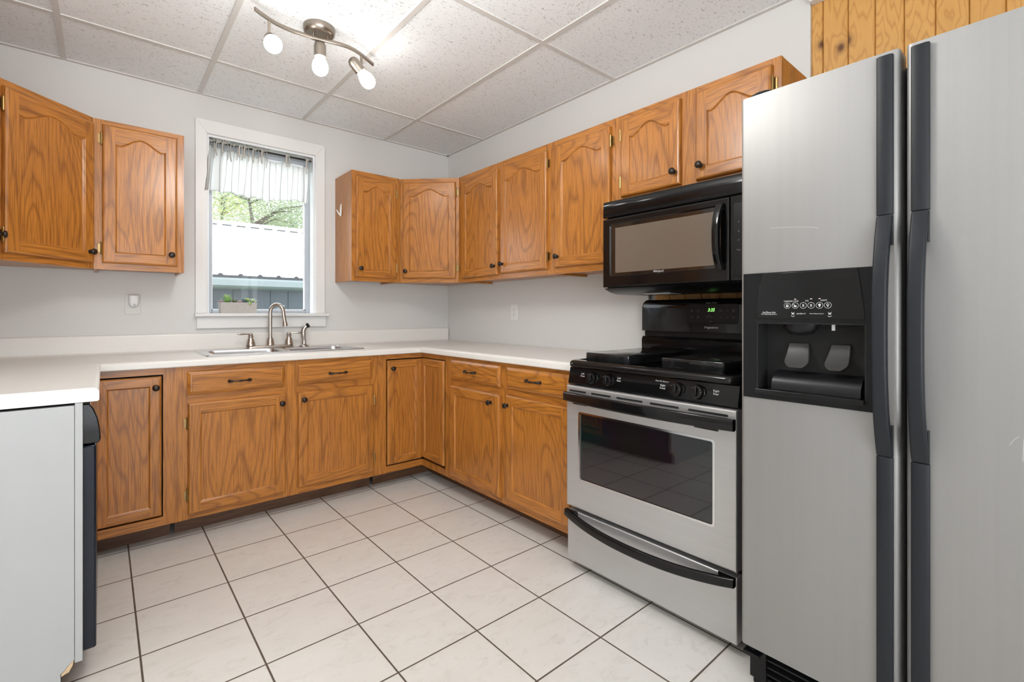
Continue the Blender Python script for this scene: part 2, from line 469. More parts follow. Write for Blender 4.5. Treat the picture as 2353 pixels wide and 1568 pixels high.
for z0, z1 in ((0, 0.06), (2.07, 2.13)): b.box(-3.55, -1.65, Y0-0.045, Y0+0.005, z0, z1)
d1 = struct(b.build('added_door', VINYL, bevel=0.003))  # added patio door out of view, an opening for the fill light
b = MB(); b.box(-3.49, -1.71, Y0-0.022, Y0-0.018, 0.06, 2.07); struct(b.build('added_door_pane', PANE, d1, smooth=False))
b = MB()
for x0, x1 in ((-4.86, -4.81), (-3.95, -3.90)): b.box(x0, x1, Y0-0.045, Y0+0.012, 0.78, 2.12)
for z0, z1 in ((0.78, 0.83), (1.42, 1.47), (2.07, 2.12)): b.box(-4.81, -3.95, Y0-0.045, Y0+0.012, z0, z1)
w2 = struct(b.build('added_window', VINYL, bevel=0.003))  # invented window behind the camera, lets in the second fill light
b = MB(); b.box(-4.81, -3.95, Y0-0.022, Y0-0.018, 0.83, 2.07); struct(b.build('window_pane', PANE, w2, smooth=False))

# kitchen window: casing, stool, apron, jamb liner, sash and pane
b = MB(); cy0, cy1 = -0.020, -0.0005; ct = 0.083
b.prism([(WX0-0.062, WZ0), (WX0, WZ0), (WX0, WZ1), (WX0-0.062, WZ1+ct)], 'y', cy0, cy1)
b.prism([(WX1, WZ0), (WX1+0.066, WZ0), (WX1+0.066, WZ1+ct), (WX1, WZ1)], 'y', cy0, cy1)
b.prism([(WX0, WZ1), (WX1, WZ1), (WX1+0.066, WZ1+ct), (WX0-0.062, WZ1+ct)], 'y', cy0, cy1)
win = struct(b.build('window_1', WHITEPAINT, bevel=0.0025))
b = MB(); b.box(WX0-0.068, WX1+0.088, -0.052, 0.0, WZ0-0.021, WZ0); b.box(WX0, WX1, 0.0, 0.075, WZ0-0.0195, WZ0)
struct(b.build('window_sill', WHITEPAINT, win, bevel=0.004))
b = MB(); b.box(WX0-0.055, WX1+0.075, -0.020, -0.0005, 1.050, WZ0-0.0215); struct(b.build('window_apron', WHITEPAINT, win, bevel=0.003))
b = MB()
b.box(WX0, WX0+0.012, 0.0, 0.119, WZ0, WZ1); b.box(WX1-0.012, WX1, 0.0, 0.119, WZ0, WZ1); b.box(WX0+0.012, WX1-0.012, 0.0, 0.119, WZ1-0.014, WZ1)
struct(b.build('window_jamb', VINYL, win, smooth=False))
sx0, sx1, sz0, sz1 = WX0+0.012, WX1-0.012, WZ0, WZ1-0.014
b = MB(); fw = 0.026
b.box(sx0, sx0+fw, 0.076, 0.112, sz0, sz1); b.box(sx1-fw, sx1, 0.076, 0.112, sz0, sz1)
b.box(sx0+fw, sx1-fw, 0.076, 0.112, sz0, sz0+0.020); b.box(sx0+fw, sx1-fw, 0.076, 0.112, sz1-0.045, sz1)
struct(b.build('window_frame', ALU, win, bevel=0.003))
b = MB(); q = fw
b.box(sx0+q, sx0+q+0.007, 0.086, 0.104, sz0+0.02, sz1-0.045); b.box(sx1-q-0.010, sx1-q, 0.086, 0.104, sz0+0.02, sz1-0.045)
b.box(sx0+q, sx1-q, 0.086, 0.104, sz0+0.02, sz0+0.028); b.box(sx0+q, sx1-q, 0.086, 0.104, sz1-0.062, sz1-0.045)
struct(b.build('window_sash', VINYL, win, bevel=0.001))
b = MB(); b.box(sx0+q+0.005, sx1-q-0.005, 0.0945, 0.0965, sz0+0.026, sz1-0.055)
struct(b.build('window_pane', PANE, win, smooth=False))
b = MB(); b.box(-1.475, -1.395, 0.066, 0.0755, WZ0+0.002, WZ0+0.010); b.tube([(-1.42, 0.066, WZ0+0.012), (-1.36, 0.055, WZ0+0.030), (-1.33, 0.05, WZ0+0.046)], 0.004)
b.lathe([(0.001, -0.006), (0.007, -0.003), (0.007, 0.004), (0.001, 0.007)], (-1.325, 0.049, WZ0+0.049), (0, 0, 1), 10)
struct(b.build('window_crank', ALU, win))

# ------------------------------------------------------------------ outdoors
GZ = -0.45
def ground_mat():
    m, nt, bs = nmat('rough_grass')
    f = noise_(nt, coord(nt), 6.0, 5.0, 0.7)
    nt.links.new(mix_(nt, f, (0.05, 0.09, 0.025, 1), (0.14, 0.19, 0.06, 1)), bs.inputs['Base Color'])
    bs.inputs['Roughness'].default_value = 0.9
    return m
b = MB(); b.box(-30, 30, 0.13, 45, GZ-0.1, GZ); struct(b.build('ground', ground_mat(), smooth=False))
SIDING = plain('slate_blue_metal_siding', (0.052, 0.068, 0.080, 1), 0.45, 0.0, 0.10, 8)
ROOFM = plain('white_metal_roof', (0.86, 0.87, 0.88, 1), 0.45, 0.0, 0.02, 8)
GUTM = plain('pale_blue_gutter', (0.34, 0.39, 0.42, 1), 0.4, 0.0, 0.04, 8)
DARKG = plain('dark_closure_strip', (0.045, 0.05, 0.055, 1), 0.6, 0.0, 0.2, 30)
shed = thing('metal_building', 'slate blue metal building with white ribbed roof outside the kitchen window', 'building', (1.0, 3.5, GZ))
ox, oy, oz = 1.0, 3.5, GZ
SX0, SX1 = -7.0, 8.0
b = MB(); b.box(SX0, SX1, 0.16, 6.2, 0, 1.51-oz)
x = -7.0
while x < 8: b.box(x, x+0.022, 0.148, 0.16, 0, 1.45-oz); x += 0.2286
b.build('wall', SIDING, shed, smooth=False)
ez, rz, ry = 1.618-oz, 2.79-oz, 3.05
b = MB()
b.loft([[(SX0-0.2, -0.04, ez), (SX0-0.2, ry, rz), (SX0-0.2, 6.4, ez), (SX0-0.2, 6.4, ez+0.012), (SX0-0.2, ry, rz+0.014), (SX0-0.2, -0.04, ez+0.012)],
        [(SX1+0.2, -0.04, ez), (SX1+0.2, ry, rz), (SX1+0.2, 6.4, ez), (SX1+0.2, 6.4, ez+0.012), (SX1+0.2, ry, rz+0.014), (SX1+0.2, -0.04, ez+0.012)]])
RX = [(-1.151-ox)+0.2286*k for k in range(-23, 38)]
for x in RX:
    for (ya, za), (yb, zb) in (((-0.05, ez+0.012), (ry, rz+0.014)),):
        b.loft([[(x-0.03, ya, za-0.002), (x+0.03, ya, za-0.002), (x+0.012, ya, za+0.022), (x-0.012, ya, za+0.022)],
                [(x-0.03, yb, zb-0.002), (x+0.03, yb, zb-0.002), (x+0.012, yb, zb+0.022), (x-0.012, yb, zb+0.022)]])
b.build('roof', ROOFM, shed, smooth=False)
b = MB(); b.box(SX0-0.2, SX1+0.2, -0.052, -0.041, ez-0.022, ez+0.016)
for x in RX: b.prism([(x-0.034, ez+0.014), (x+0.034, ez+0.014), (x+0.014, ez+0.037), (x-0.014, ez+0.037)], 'y', -0.055, -0.051)
b.build('eave_strip', DARKG, shed, smooth=False)
b = MB(); b.prism([(0.16, 1.46-oz), (0.04, 1.48-oz), (-0.02, 1.505-oz), (-0.055, 1.575-oz), (-0.062, 1.598-oz), (-0.040, 1.598-oz), (0.0, 1.55-oz), (0.16, 1.56-oz)], 'x', SX0-0.2, SX1+0.2)
b.build('gutter', GUTM, shed, smooth=False)
b = MB(); sl = (rz-ez)/(ry+0.04)
b.prism([(ry-0.22, rz+0.052-0.22*sl), (ry, rz+0.058), (ry+0.22, rz+0.052-0.22*sl), (ry+0.22, rz+0.040-0.22*sl), (ry, rz+0.044), (ry-0.22, rz+0.040-0.22*sl)], 'x', SX0-0.2, SX1+0.2)
for x in RX: b.box(x-0.040, x+0.040, ry-0.222, ry-0.205, rz+0.010-0.215*sl, rz+0.044-0.215*sl)
b.build('ridge_cap', ROOFM, shed, smooth=False)
b = MB(); b.box(SX0-0.2, SX1+0.2, ry-0.216, ry-0.20, rz+0.016-0.215*sl, rz+0.041-0.215*sl)
b.build('ridge_vent', DARKG, shed, smooth=False)

BARK = plain('grey_brown_bark', (0.10, 0.085, 0.07, 1), 0.9, 0.0, 0.35, 14, 0.5)
def leaf_mat(name, c1, c2):
    m, nt, bs = nmat(name)
    geo = nd(nt, 'ShaderNodeNewGeometry')
    nt.links.new(mix_(nt, geo.outputs['Random Per Island'], c1, c2), bs.inputs['Base Color'])
    bs.inputs['Roughness'].default_value = 0.6
    tr = nd(nt, 'ShaderNodeBsdfTranslucent'); nt.links.new(mix_(nt, geo.outputs['Random Per Island'], c2, c1), tr.inputs[0])
    x = nd(nt, 'ShaderNodeMixShader'); x.inputs[0].default_value = 0.45
    nt.links.new(bs.outputs[0], x.inputs[1]); nt.links.new(tr.outputs[0], x.inputs[2])
    nt.links.new(x.outputs[0], nt.nodes['Material Output'].inputs[0])
    return m
LEAF1 = leaf_mat('grey_green_leaves', (0.20, 0.27, 0.15, 1), (0.40, 0.46, 0.30, 1))
LEAF2 = leaf_mat('yellow_green_leaves', (0.30, 0.36, 0.12, 1), (0.55, 0.57, 0.28, 1))
LEAF3 = leaf_mat('blue_green_leaves', (0.18, 0.25, 0.19, 1), (0.36, 0.42, 0.33, 1))
def leafy_tree(x, y, h, lean, cr, n, lm, label, seed, ls=1.0):
    R = random.Random(seed)
    t = thing('tree', label, 'tree', (x, y, GZ), 0, 'trees behind the metal building')
    top = (lean*h*0.5, 0.1, h*0.8)
    b = MB(); path = [(lean*h*0.5*f + 0.05*sin(9*f), 0.1*f, h*0.8*f) for f in (0, .2, .4, .6, .8, 1)]
    b.tube(path, [0.13, 0.115, 0.10, 0.08, 0.055, 0.03], 8)
    tips = []
    for k in range(13):
        f = R.uniform(0.38, 0.95); a = R.uniform(0, 2*pi); L = cr*R.uniform(0.6, 1.05)
        p0 = (lean*h*0.5*f, 0.1*f, h*0.8*f)
        p1 = (p0[0]+L*.5*cos(a), p0[1]+L*.5*sin(a), p0[2]+L*R.uniform(.15, .4)); p2 = (p0[0]+L*cos(a), p0[1]+L*sin(a), p0[2]+L*R.uniform(.1, .7))
        b.tube([p0, p1, p2], [0.045, 0.03, 0.010], 6); tips += [p1, p2]
    b.build('trunk', BARK, t)
    b = MB(); cl = tips + [(R.gauss(top[0], cr*.5), R.gauss(0, cr*.5), R.uniform(h*.38, h)) for _ in range(26)]
    for _ in range(n):
        c = R.choice(cl); q = [R.gauss(c[i], cr*0.19) for i in range(3)]
        if (q[0]-top[0])**2+(q[1]-0.1)**2 > (cr*1.25)**2: continue
        s = ls*R.uniform(0.022, 0.045); a, e = R.uniform(0, 2*pi), R.uniform(-1.2, 1.2)
        u = (cos(a)*s, sin(a)*s, 0); v = (-sin(a)*sin(e)*s*.55, cos(a)*sin(e)*s*.55, cos(e)*s*.55)
        b.add([(q[0]-u[0], q[1]-u[1], q[2]-u[2]), (q[0]+v[0], q[1]+v[1], q[2]+v[2]), (q[0]+u[0], q[1]+u[1], q[2]+u[2]), (q[0]-v[0], q[1]-v[1], q[2]-v[2])], [(0, 1, 2, 3)])
    b.build('foliage', lm, t, smooth=False)
leafy_tree(1.85, 13.4, 7.0, -0.18, 1.75, 15000, LEAF1, 'grey-green tree with dark leaning trunk rising behind the white ridge', 3)
leafy_tree(1.25, 18.6, 8.6, 0.03, 2.0, 15000, LEAF2, 'yellow-green leafy tree at the left side of the window view', 5, 1.35)
leafy_tree(5.6, 24.5, 10.4, 0.02, 2.5, 15000, LEAF3, 'blue-green leafy tree at the right side of the window view', 8, 1.7)

# ------------------------------------------------------------------ oak cabinets
def door_faces(mb, x0, x1, z0, z1, yb, t=0.020, s=0.052, e=0.011, arch=0.0, d=0.0075, g=0.007):
    """framed door with a recessed panel; the top of the panel is a cathedral arch when arch > 0"""
    yf = yb-t; ye = yb-t*0.42
    prof = [(0, yb), (0, ye), (e*.22, ye+(yf-ye)*.62), (e*.62, ye+(yf-ye)*.93), (e, yf)]
    for (a, ya), (c, yc) in zip(prof, prof[1:]):
        o = [(x0+a, z0+a), (x1-a, z0+a), (x1-a, z1-a), (x0+a, z1-a)]; n = [(x0+c, z0+c), (x1-c, z0+c), (x1-c, z1-c), (x0+c, z1-c)]
        for i in range(4):
            j = (i+1) % 4
            mb.quad((o[i][0], ya, o[i][1]), (o[j][0], ya, o[j][1]), (n[j][0], yc, n[j][1]), (n[i][0], yc, n[i][1]), 0 if i % 2 else 1)
    mb.quad((x0, yb, z0), (x0, yb, z1), (x1, yb, z1), (x1, yb, z0))
    a0, a1, b0, b1 = x0+e, x1-e, z0+e, z1-e
    xi0, xi1, zi0 = x0+s, x1-s, z0+s
    zside = z1-s-arch
    N = 28 if arch else 1
    def zt(f):
        if not arch: return z1-s
        u = abs(f-0.5)/0.5
        if u > 0.86: return zside - 0.10*arch*sin((1-u)/0.14*pi*.5)
        k = (0.86-u)/0.86
        return zside - 0.10*arch + (1.10*arch)*(k*k*(3-2*k))**0.82
    mb.quad((a0, yf, b0), (xi0, yf, b0), (xi0, yf, b1), (a0, yf, b1), 0)
    mb.quad((xi1, yf, b0), (a1, yf, b0), (a1, yf, b1), (xi1, yf, b1), 0)
    mb.quad((xi0, yf, b0), (xi1, yf, b0), (xi1, yf, zi0), (xi0, yf, zi0), 1)
    for i in range(N):
        f0, f1 = i/N, (i+1)/N; X = lambda f: xi0+(xi1-xi0)*f
        mb.quad((X(f0), yf, zt(f0)), (X(f1), yf, zt(f1)), (X(f1), yf, b1), (X(f0), yf, b1), 1)
    ip = [(0, yf), (g*.35, yf+d*.25), (g*.55, yf+d*.7), (g, yf+d)]
    for (a, ya), (c, yc) in zip(ip, ip[1:]):
        mb.quad((xi0+a, ya, zi0+a), (xi1-a, ya, zi0+a), (xi1-c, yc, zi0+c), (xi0+c, yc, zi0+c), 1)
        mb.quad((xi0+a, ya, zi0+a), (xi0+c, yc, zi0+c), (xi0+c, yc, zt(0)-c), (xi0+a, ya, zt(0)-a), 0)
        mb.quad((xi1-a, ya, zi0+a), (xi1-a, ya, zt(1)-a), (xi1-c, yc, zt(1)-c), (xi1-c, yc, zi0+c), 0)
        for i in range(N):
            f0, f1 = i/N, (i+1)/N
            A = lambda f, q: xi0+q+(xi1-xi0-2*q)*f
            mb.quad((A(f0, a), ya, zt(f0)-a), (A(f1, a), ya, zt(f1)-a), (A(f1, c), yc, zt(f1)-c), (A(f0, c), yc, zt(f0)-c), 1)
    yp = yf+d
    for i in range(N):
        f0, f1 = i/N, (i+1)/N; A = lambda f: xi0+g+(xi1-xi0-2*g)*f
        mb.quad((A(f0), yp, zi0+g), (A(f1), yp, zi0+g), (A(f1), yp, zt(f1)-g), (A(f0), yp, zt(f0)-g), 0)

def knob(parent, x, z, yf, rotz=0.0, loc=None):
    b = MB()
    prof = [(0.0105, 0.0), (0.0105, 0.002), (0.0065, 0.004), (0.0055, 0.012), (0.0075, 0.016), (0.0145, 0.019), (0.0155, 0.023), (0.0135, 0.027), (0.006, 0.0295), (0.0, 0.030)]
    b.lathe(prof, (x, yf, z), (0, -1, 0), 18)
    return b.build('knob', BRONZE, parent, angle=50)
def hinge(parent, x, z, yb, side):
    """brass face-frame hinge; side -1: door opens from its left edge"""
    b = MB()
    b.tube([(x+side*0.003, yb-0.013, z-0.027), (x+side*0.003, yb-0.013, z+0.027)], 0.0042, 8)
    b.box(x+side*0.003, x+side*0.016, yb-0.0035, yb-0.0005, z-0.022, z+0.022)
    b.lathe([(0.0032, 0), (0.0032, 0.004), (0.0015, 0.007)], (x+side*0.003, yb-0.013, z+0.027), (0, 0, 1), 8)
    b.lathe([(0.0032, 0), (0.0032, 0.004), (0.0015, 0.007)], (x+side*0.003, yb-0.013, z-0.027), (0, 0, -1), 8)
    return b.build('hinge', BRASS, parent)
def door(parent, x0, x1, z0, z1, yb, arch=0.0, kn=None, hg=None, hz=None, s=0.052, t=0.020, loc=None, rotz=0.0):
    b = MB(); door_faces(b, x0, x1, z0, z1, yb, t=t, s=s, arch=arch)
    d = b.build('door', OAK, parent, loc, rotz, angle=40)
    if kn: knob(d, kn[0], kn[1], yb-t)
    if hg:
        for z in (hz or (z0+0.075, z1-0.075)): hinge(d, x0 if hg < 0 else x1, z, yb, hg)
    return d
def pull(parent, x, z, yf):
    """bow handle with flattened feet and a beaded twisted middle"""
    b = MB(); pts = []; rad = []
    for i in range(25):
        f = i/24; u = abs(f-.5)*2
        pts.append((x-0.052+0.104*f, yf-0.008-0.020*(1-u**2.6), z))
        rad.append(0.0074 if u > 0.80 else 0.0062 if u > 0.62 else 0.0036 if u > 0.16 else 0.0055)
    b.tube(pts, rad, 10)
    for sx in (-1, 1): b.lathe([(0.0085, 0), (0.0070, 0.006), (0.006, 0.012)], (x+sx*0.048, yf, z), (0, -1, 0), 10)
    return b.build('pull_handle', BRONZE, parent, angle=60)
def drawer(parent, x0, x1, z0, z1, yb, px=None, pz=None, t=0.020, e=0.019):
    b = MB(); yf = yb-t
    prof = [(0, yb, 0), (0, yb-t*.38, 0), (0.004, yb-t*.55, 0), (e*.75, yf+0.003, 0), (e, yf+0.0026, 0), (e+0.001, yf, 0)]
    for (a, ya, _), (c, yc, _) in zip(prof, prof[1:]):
        o = [(x0+a, z0+a), (x1-a, z0+a), (x1-a, z1-a), (x0+a, z1-a)]; n = [(x0+c, z0+c), (x1-c, z0+c), (x1-c, z1-c), (x0+c, z1-c)]
        for i in range(4):
            j = (i+1) % 4
            b.quad((o[i][0], ya, o[i][1]), (o[j][0], ya, o[j][1]), (n[j][0], yc, n[j][1]), (n[i][0], yc, n[i][1]), 0 if i % 2 else 1)
    a = e+0.001; b.quad((x0+a, yf, z0+a), (x1-a, yf, z0+a), (x1-a, yf, z1-a), (x0+a, yf, z1-a), 1)
    b.quad((x0, yb, z0), (x0, yb, z1), (x1, yb, z1), (x1, yb, z0), 1)
    d = b.build('drawer', OAK, parent, angle=25)
    pull(d, (x0+x1)/2 if px is None else px, (z0+z1)/2 if pz is None else pz, yf)
    return d

UZ0, UZ1, UD = 1.370, 2.134, 0.305
def carcass(t, w, z0, z1, dep, bottom_up=0.014, bottom=True):
    b = MB(); yb = -0.0015; yf = -dep+0.019; p = 0.014
    b.box(0.0005, p, yf, yb, z0, z1); b.box(w-p, w-0.0005, yf, yb, z0, z1)
    b.box(p, w-p, yf, yb, z1-p, z1-0.0005)
    b.box(p, w-p, yf, yb, z0+bottom_up, z0+bottom_up+p); b.box(p, w-p, yb-0.006, yb, z0+bottom_up+p, z1-p)
    return b.build('body', [OV], t, bevel=0.0008, segs=1)
def face_frame(t, w, z0, z1, dep, stiles, rails, x00=0.0):
    """stiles: (x0, x1) full height; rails: (x0, x1, z0, z1)"""
    b = MB(); y0, y1 = -dep, -dep+0.019
    for a, c in stiles: b.box(a, c, y0, y1, z0, z1, 0)
    for a, c, e, f in rails: b.box(a, c, y0, y1, e, f, 1)
    return b.build('face_frame', OAK, t, smooth=False)
def upper(name, label, loc, rotz, w, doors, z0=UZ0, z1=UZ1, group='honey oak wall cabinets', arch=0.043):
    """doors: (x0, x1, z0, z1, knob side, hinge side)"""
    t = thing(name, label, 'cabinet', loc, rotz, group)
    carcass(t, w, z0, z1, UD)
    st = [(0, 0.038), (w-0.038, w)]
    if len(doors) == 2: m = (doors[0][1]+doors[1][0])/2; st.append((m-0.040, m+0.040))
    st = sorted(st)
    rl = [(a[1], c[0], z1-0.045, z1) for a, c in zip(st, st[1:])] + [(a[1], c[0], z0, z0+0.045) for a, c in zip(st, st[1:])]
    face_frame(t, w, z0, z1, UD, st, rl)
    for x0, x1, a, c, ks, hs in doors:
        kx = x1-0.027 if ks > 0 else x0+0.027
        door(t, x0, x1, a, c, -UD-0.0005, arch, (kx, a+0.060), hs)
    return t
upper('wall_cabinet', 'single-door oak wall cabinet just left of the window', (-2.322, 0, 0), 0, 0.381, [(0.033, 0.349, 1.402, 2.110, 1, -1)])
upper('wall_cabinet', 'narrow oak wall cabinet right of the window with white hook on its side', (-0.983, 0, 0), 0, 0.369, [(0.026, 0.331, 1.396, 2.094, -1, 1)])
upper('wall_cabinet', 'two-door oak wall cabinet on right wall beside the angled corner cabinet', (0, -0.614, 0), -pi/2, 0.938,
      [(0.050, 0.462, 1.396, 2.090, 1, -1), (0.492, 0.916, 1.402, 2.092, -1, 1)])
upper('wall_cabinet', 'single-door oak wall cabinet directly left of the microwave', (0, -1.553, 0), -pi/2, 0.456, [(0.042, 0.432, 1.406, 2.098, -1, 1)])
upper('wall_cabinet', 'short two-door oak cabinet above the black microwave', (0, -2.010, 0), -pi/2, 0.775,
      [(0.041, 0.363, 1.722, 2.108, 1, -1), (0.434, 0.745, 1.722, 2.108, -1, 1)], z0=1.692)

def corner_upper(label, corner, wx, wy, rot, dx0, dx1, ks, hs):
    """24-inch angled corner cabinet; wx, wy run from the wall corner along each wall (signed)"""
    t = thing('corner_wall_cabinet', label, 'cabinet', (corner[0], corner[1], 0), 0, 'honey oak wall cabinets')
    sx = 1 if wx > 0 else -1; d = UD-0.0005; w = abs(wx)-0.001
    P = [(sx*0.0015, -0.0015), (sx*w, -0.0015), (sx*w, -d), (sx*d, -w), (sx*0.0015, -w)]
    if sx < 0: P = P[::-1]
    n = (sx*0.7071, -0.7071); k = 0.0185
    i2 = 2; 
    Q = [(p[0]-n[0]*k, p[1]-n[1]*k) if (abs(p[0]*n[0]+p[1]*n[1]) > 0.5*(w+d)*0.7) and abs(abs(p[0]*n[0]+p[1]*n[1])-(w+d)*0.7071) < 1e-3 else p for p in P]
    b = MB(); b.prism(Q, 'z', UZ0+0.014, UZ1-0.0005)
    b.build('body', [OV], t, smooth=False)
    # diagonal face: local frame turned 45 degrees
    fl = (sx*d, -w) if sx > 0 else (sx*w, -d)
    L = sqrt(2)*(w-d)
    b = MB()
    b.box(0, 0.030, 0.0003, 0.018, UZ0, UZ1, 0); b.box(L-0.030, L, 0.0003, 0.018, UZ0, UZ1, 0)
    b.box(0.030, L-0.030, 0.0003, 0.018, UZ1-0.045, UZ1, 1); b.box(0.030, L-0.030, 0.0003, 0.018, UZ0, UZ0+0.045, 1)
    b.build('face_frame', OAK, t, (fl[0], fl[1], 0), rot, smooth=False)
    kx = dx1-0.027 if ks > 0 else dx0+0.027
    door(t, dx0, dx1, 1.400, 2.104, 0.0, 0.046, (kx, 1.452), hs, loc=(fl[0], fl[1], 0), rotz=rot)
    return t
corner_upper('angled oak corner wall cabinet at the left edge with one wide door', (-2.932, 0), 0.610, 0.610, pi/4, 0.022, 0.422, 1, -1)
corner_upper('angled oak corner wall cabinet where the two walls meet, shiny door', (0.0, 0), -0.614, 0.614, -pi/4, 0.020, 0.415, -1, 1)
t = upper('wall_cabinet', 'oak wall cabinet on the left wall, seen only as a knob at the left edge', (-2.932, -1.22, 0), pi/2, 0.608, [(0.030, 0.508, 1.402, 2.106, 1, -1)])

# --- base cabinets
BZ1, BD = 0.8755, 0.610
def toe(t, x0, x1, y=-0.485, z=0.104):
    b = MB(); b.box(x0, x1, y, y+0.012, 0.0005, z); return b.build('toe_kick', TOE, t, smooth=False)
def base_body(t, w, z0=0.104):
    b = MB(); p = 0.014; yf = -BD+0.019
    b.box(0.0005, p, yf, -0.0015, z0, BZ1-0.0005); b.box(w-p, w-0.0005, yf, -0.0015, z0, BZ1-0.0005)
    b.box(p, w-p, yf, -0.0015, z0, z0+p); b.box(p, w-p, -0.008, -0.0015, z0+p, BZ1-0.0005)
    return b.build('body', [OV], t, smooth=False)
# sink base
w = 1.077
t = thing('sink_cabinet', 'oak base cabinet under the sink with two drawer fronts and two doors', 'cabinet', (-2.012, 0, 0), 0, 'oak base cabinets')
base_body(t, w)
face_frame(t, w, 0.100, BZ1, BD, [(0, 0.055), (0.505, 0.587), (w-0.055, w)],
           [(0.055, 0.505, BZ1-0.045, BZ1), (0.587, w-0.055, BZ1-0.045, BZ1), (0.055, 0.505, 0.685, 0.735), (0.587, w-0.055, 0.685, 0.735), (0.055, 0.505, 0.100, 0.150), (0.587, w-0.055, 0.100, 0.150)])
drawer(t, 0.050, 0.512, 0.731, 0.849, -BD-0.0005, 0.283, 0.787); drawer(t, 0.577, 1.036, 0.731, 0.851, -BD-0.0005, 0.811, 0.785)
door(t, 0.053, 0.516, 0.130, 0.690, -BD-0.0005, 0, (0.493, 0.639), -1, (0.225, 0.590)); door(t, 0.582, 1.045, 0.138, 0.690, -BD-0.0005, 0, (0.612, 0.646), 1, (0.225, 0.590))
toe(t, 0.010, w)
# right-hand run
w = 1.077
t = thing('drawer_cabinet', 'oak base cabinet beside the stove with two drawers over two doors', 'cabinet', (0, -0.937, 0), -pi/2, 'oak base cabinets')
base_body(t, w)
face_frame(t, w, 0.100, BZ1, BD, [(0, 0.050), (0.526, 0.594), (w-0.035, w)],
           [(0.050, 0.526, BZ1-0.045, BZ1), (0.594, w-0.035, BZ1-0.045, BZ1), (0.050, 0.526, 0.685, 0.735), (0.594, w-0.035, 0.685, 0.735), (0.050, 0.526, 0.100, 0.150), (0.594, w-0.035, 0.100, 0.150)])
drawer(t, 0.046, 0.531, 0.735, 0.856, -BD-0.0005, 0.268, 0.797); drawer(t, 0.589, 1.050, 0.738, 0.856, -BD-0.0005, 0.812, 0.800)
door(t, 0.046, 0.533, 0.128, 0.694, -BD-0.0005, 0, (0.462, 0.646), -1, (0.225, 0.590)); door(t, 0.589, 1.050, 0.140, 0.703, -BD-0.0005, 0, (0.580+0.027, 0.650))
toe(t, 0.001, w)
# corner units with an L-shaped folding door set back in the frame
def corner_base(label, cx, sx):
    """cx: wall corner x; sx = +1 left corner (cabinet runs +x and -y), -1 right corner"""
    t = thing('corner_base_cabinet', label, 'cabinet', (cx, 0, 0), 0, 'oak base cabinets')
    A, B = 0.920 if sx > 0 else 0.934, BD
    b = MB(); i = B-0.045
    poly = [(sx*0.0015, -0.0015), (sx*A, -0.0015), (sx*A, -i), (sx*i, -i), (sx*i, -A), (sx*0.0015, -A)]
    b.prism(poly, 'z', 0.104, BZ1-0.0005)
    b.build('body', [BLACKF], t, smooth=False)
    st = 0.048 if sx > 0 else 0.058
    X0, X1 = sorted((sx*B, sx*A)); XS0, XS1 = sorted((sx*(A-st), sx*A))
    R0, R1 = sorted((sx*B, sx*(A-st)))
    b = MB()
    b.box(XS0, XS1, -B, -B+0.019, 0.100, BZ1, 0)
    b.box(R0, R1, -B, -B+0.019, BZ1-0.032, BZ1, 1); b.box(R0, R1, -B, -B+0.019, 0.100, 0.143, 1)
    b.build('face_frame', OAK, t, smooth=False)
    b = MB(); x0, x1 = sorted((sx*B, sx*(B-0.019)))
    b.box(x0, x1, -A+0.0, -A+0.030, 0.100, BZ1, 0)
    b.box(x0, x1, -A+0.030, -B, BZ1-0.032, BZ1, 0); b.box(x0, x1, -A+0.030, -B, 0.100, 0.143, 0)
    b.build('face_frame', OAK, t, smooth=False)
    # doors: the back-wall leaf, then the side leaf
    da, dc = sorted((sx*(B+0.004), sx*(A-st-0.006)))
    door(t, da, dc, 0.152, 0.836, -B+0.004, 0, ((dc-0.024) if sx > 0 else (da+0.033), 0.783), s=0.045, t=0.016)
    Lw = A-0.030-B-0.010
    if sx < 0:   # right wall: local x runs toward -y
        d = door(t, 0.005, Lw, 0.160, 0.838, 0.0, 0, None, s=0.045, t=0.016, loc=(sx*B-sx*0.004*1, -B, 0), rotz=-pi/2)
    else:
        d = door(t, 0.0, Lw-0.005, 0.160, 0.838, 0.0, 0, None, s=0.045, t=0.016, loc=(sx*B-sx*0.004, -B-Lw, 0), rotz=pi/2)
    b = MB(); k = 0.485
    ya, yb2 = -k, -k+0.012
    a0, a1 = sorted((sx*k, sx*(A-(0.010 if sx > 0 else 0.022)))); b.box(a0, a1, ya, yb2, 0.0005, 0.1035)
    u0, u1 = sorted((sx*(k-0.012), sx*k)); b.box(u0, u1, -A+0.002, -k, 0.0005, 0.1035)
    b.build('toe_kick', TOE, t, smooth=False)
    return t
corner_base('oak corner base cabinet beside the dishwasher, tall single door', -2.932, 1)
corner_base('oak corner base cabinet with folding two-leaf door between sink and stove runs', 0.0, -1)

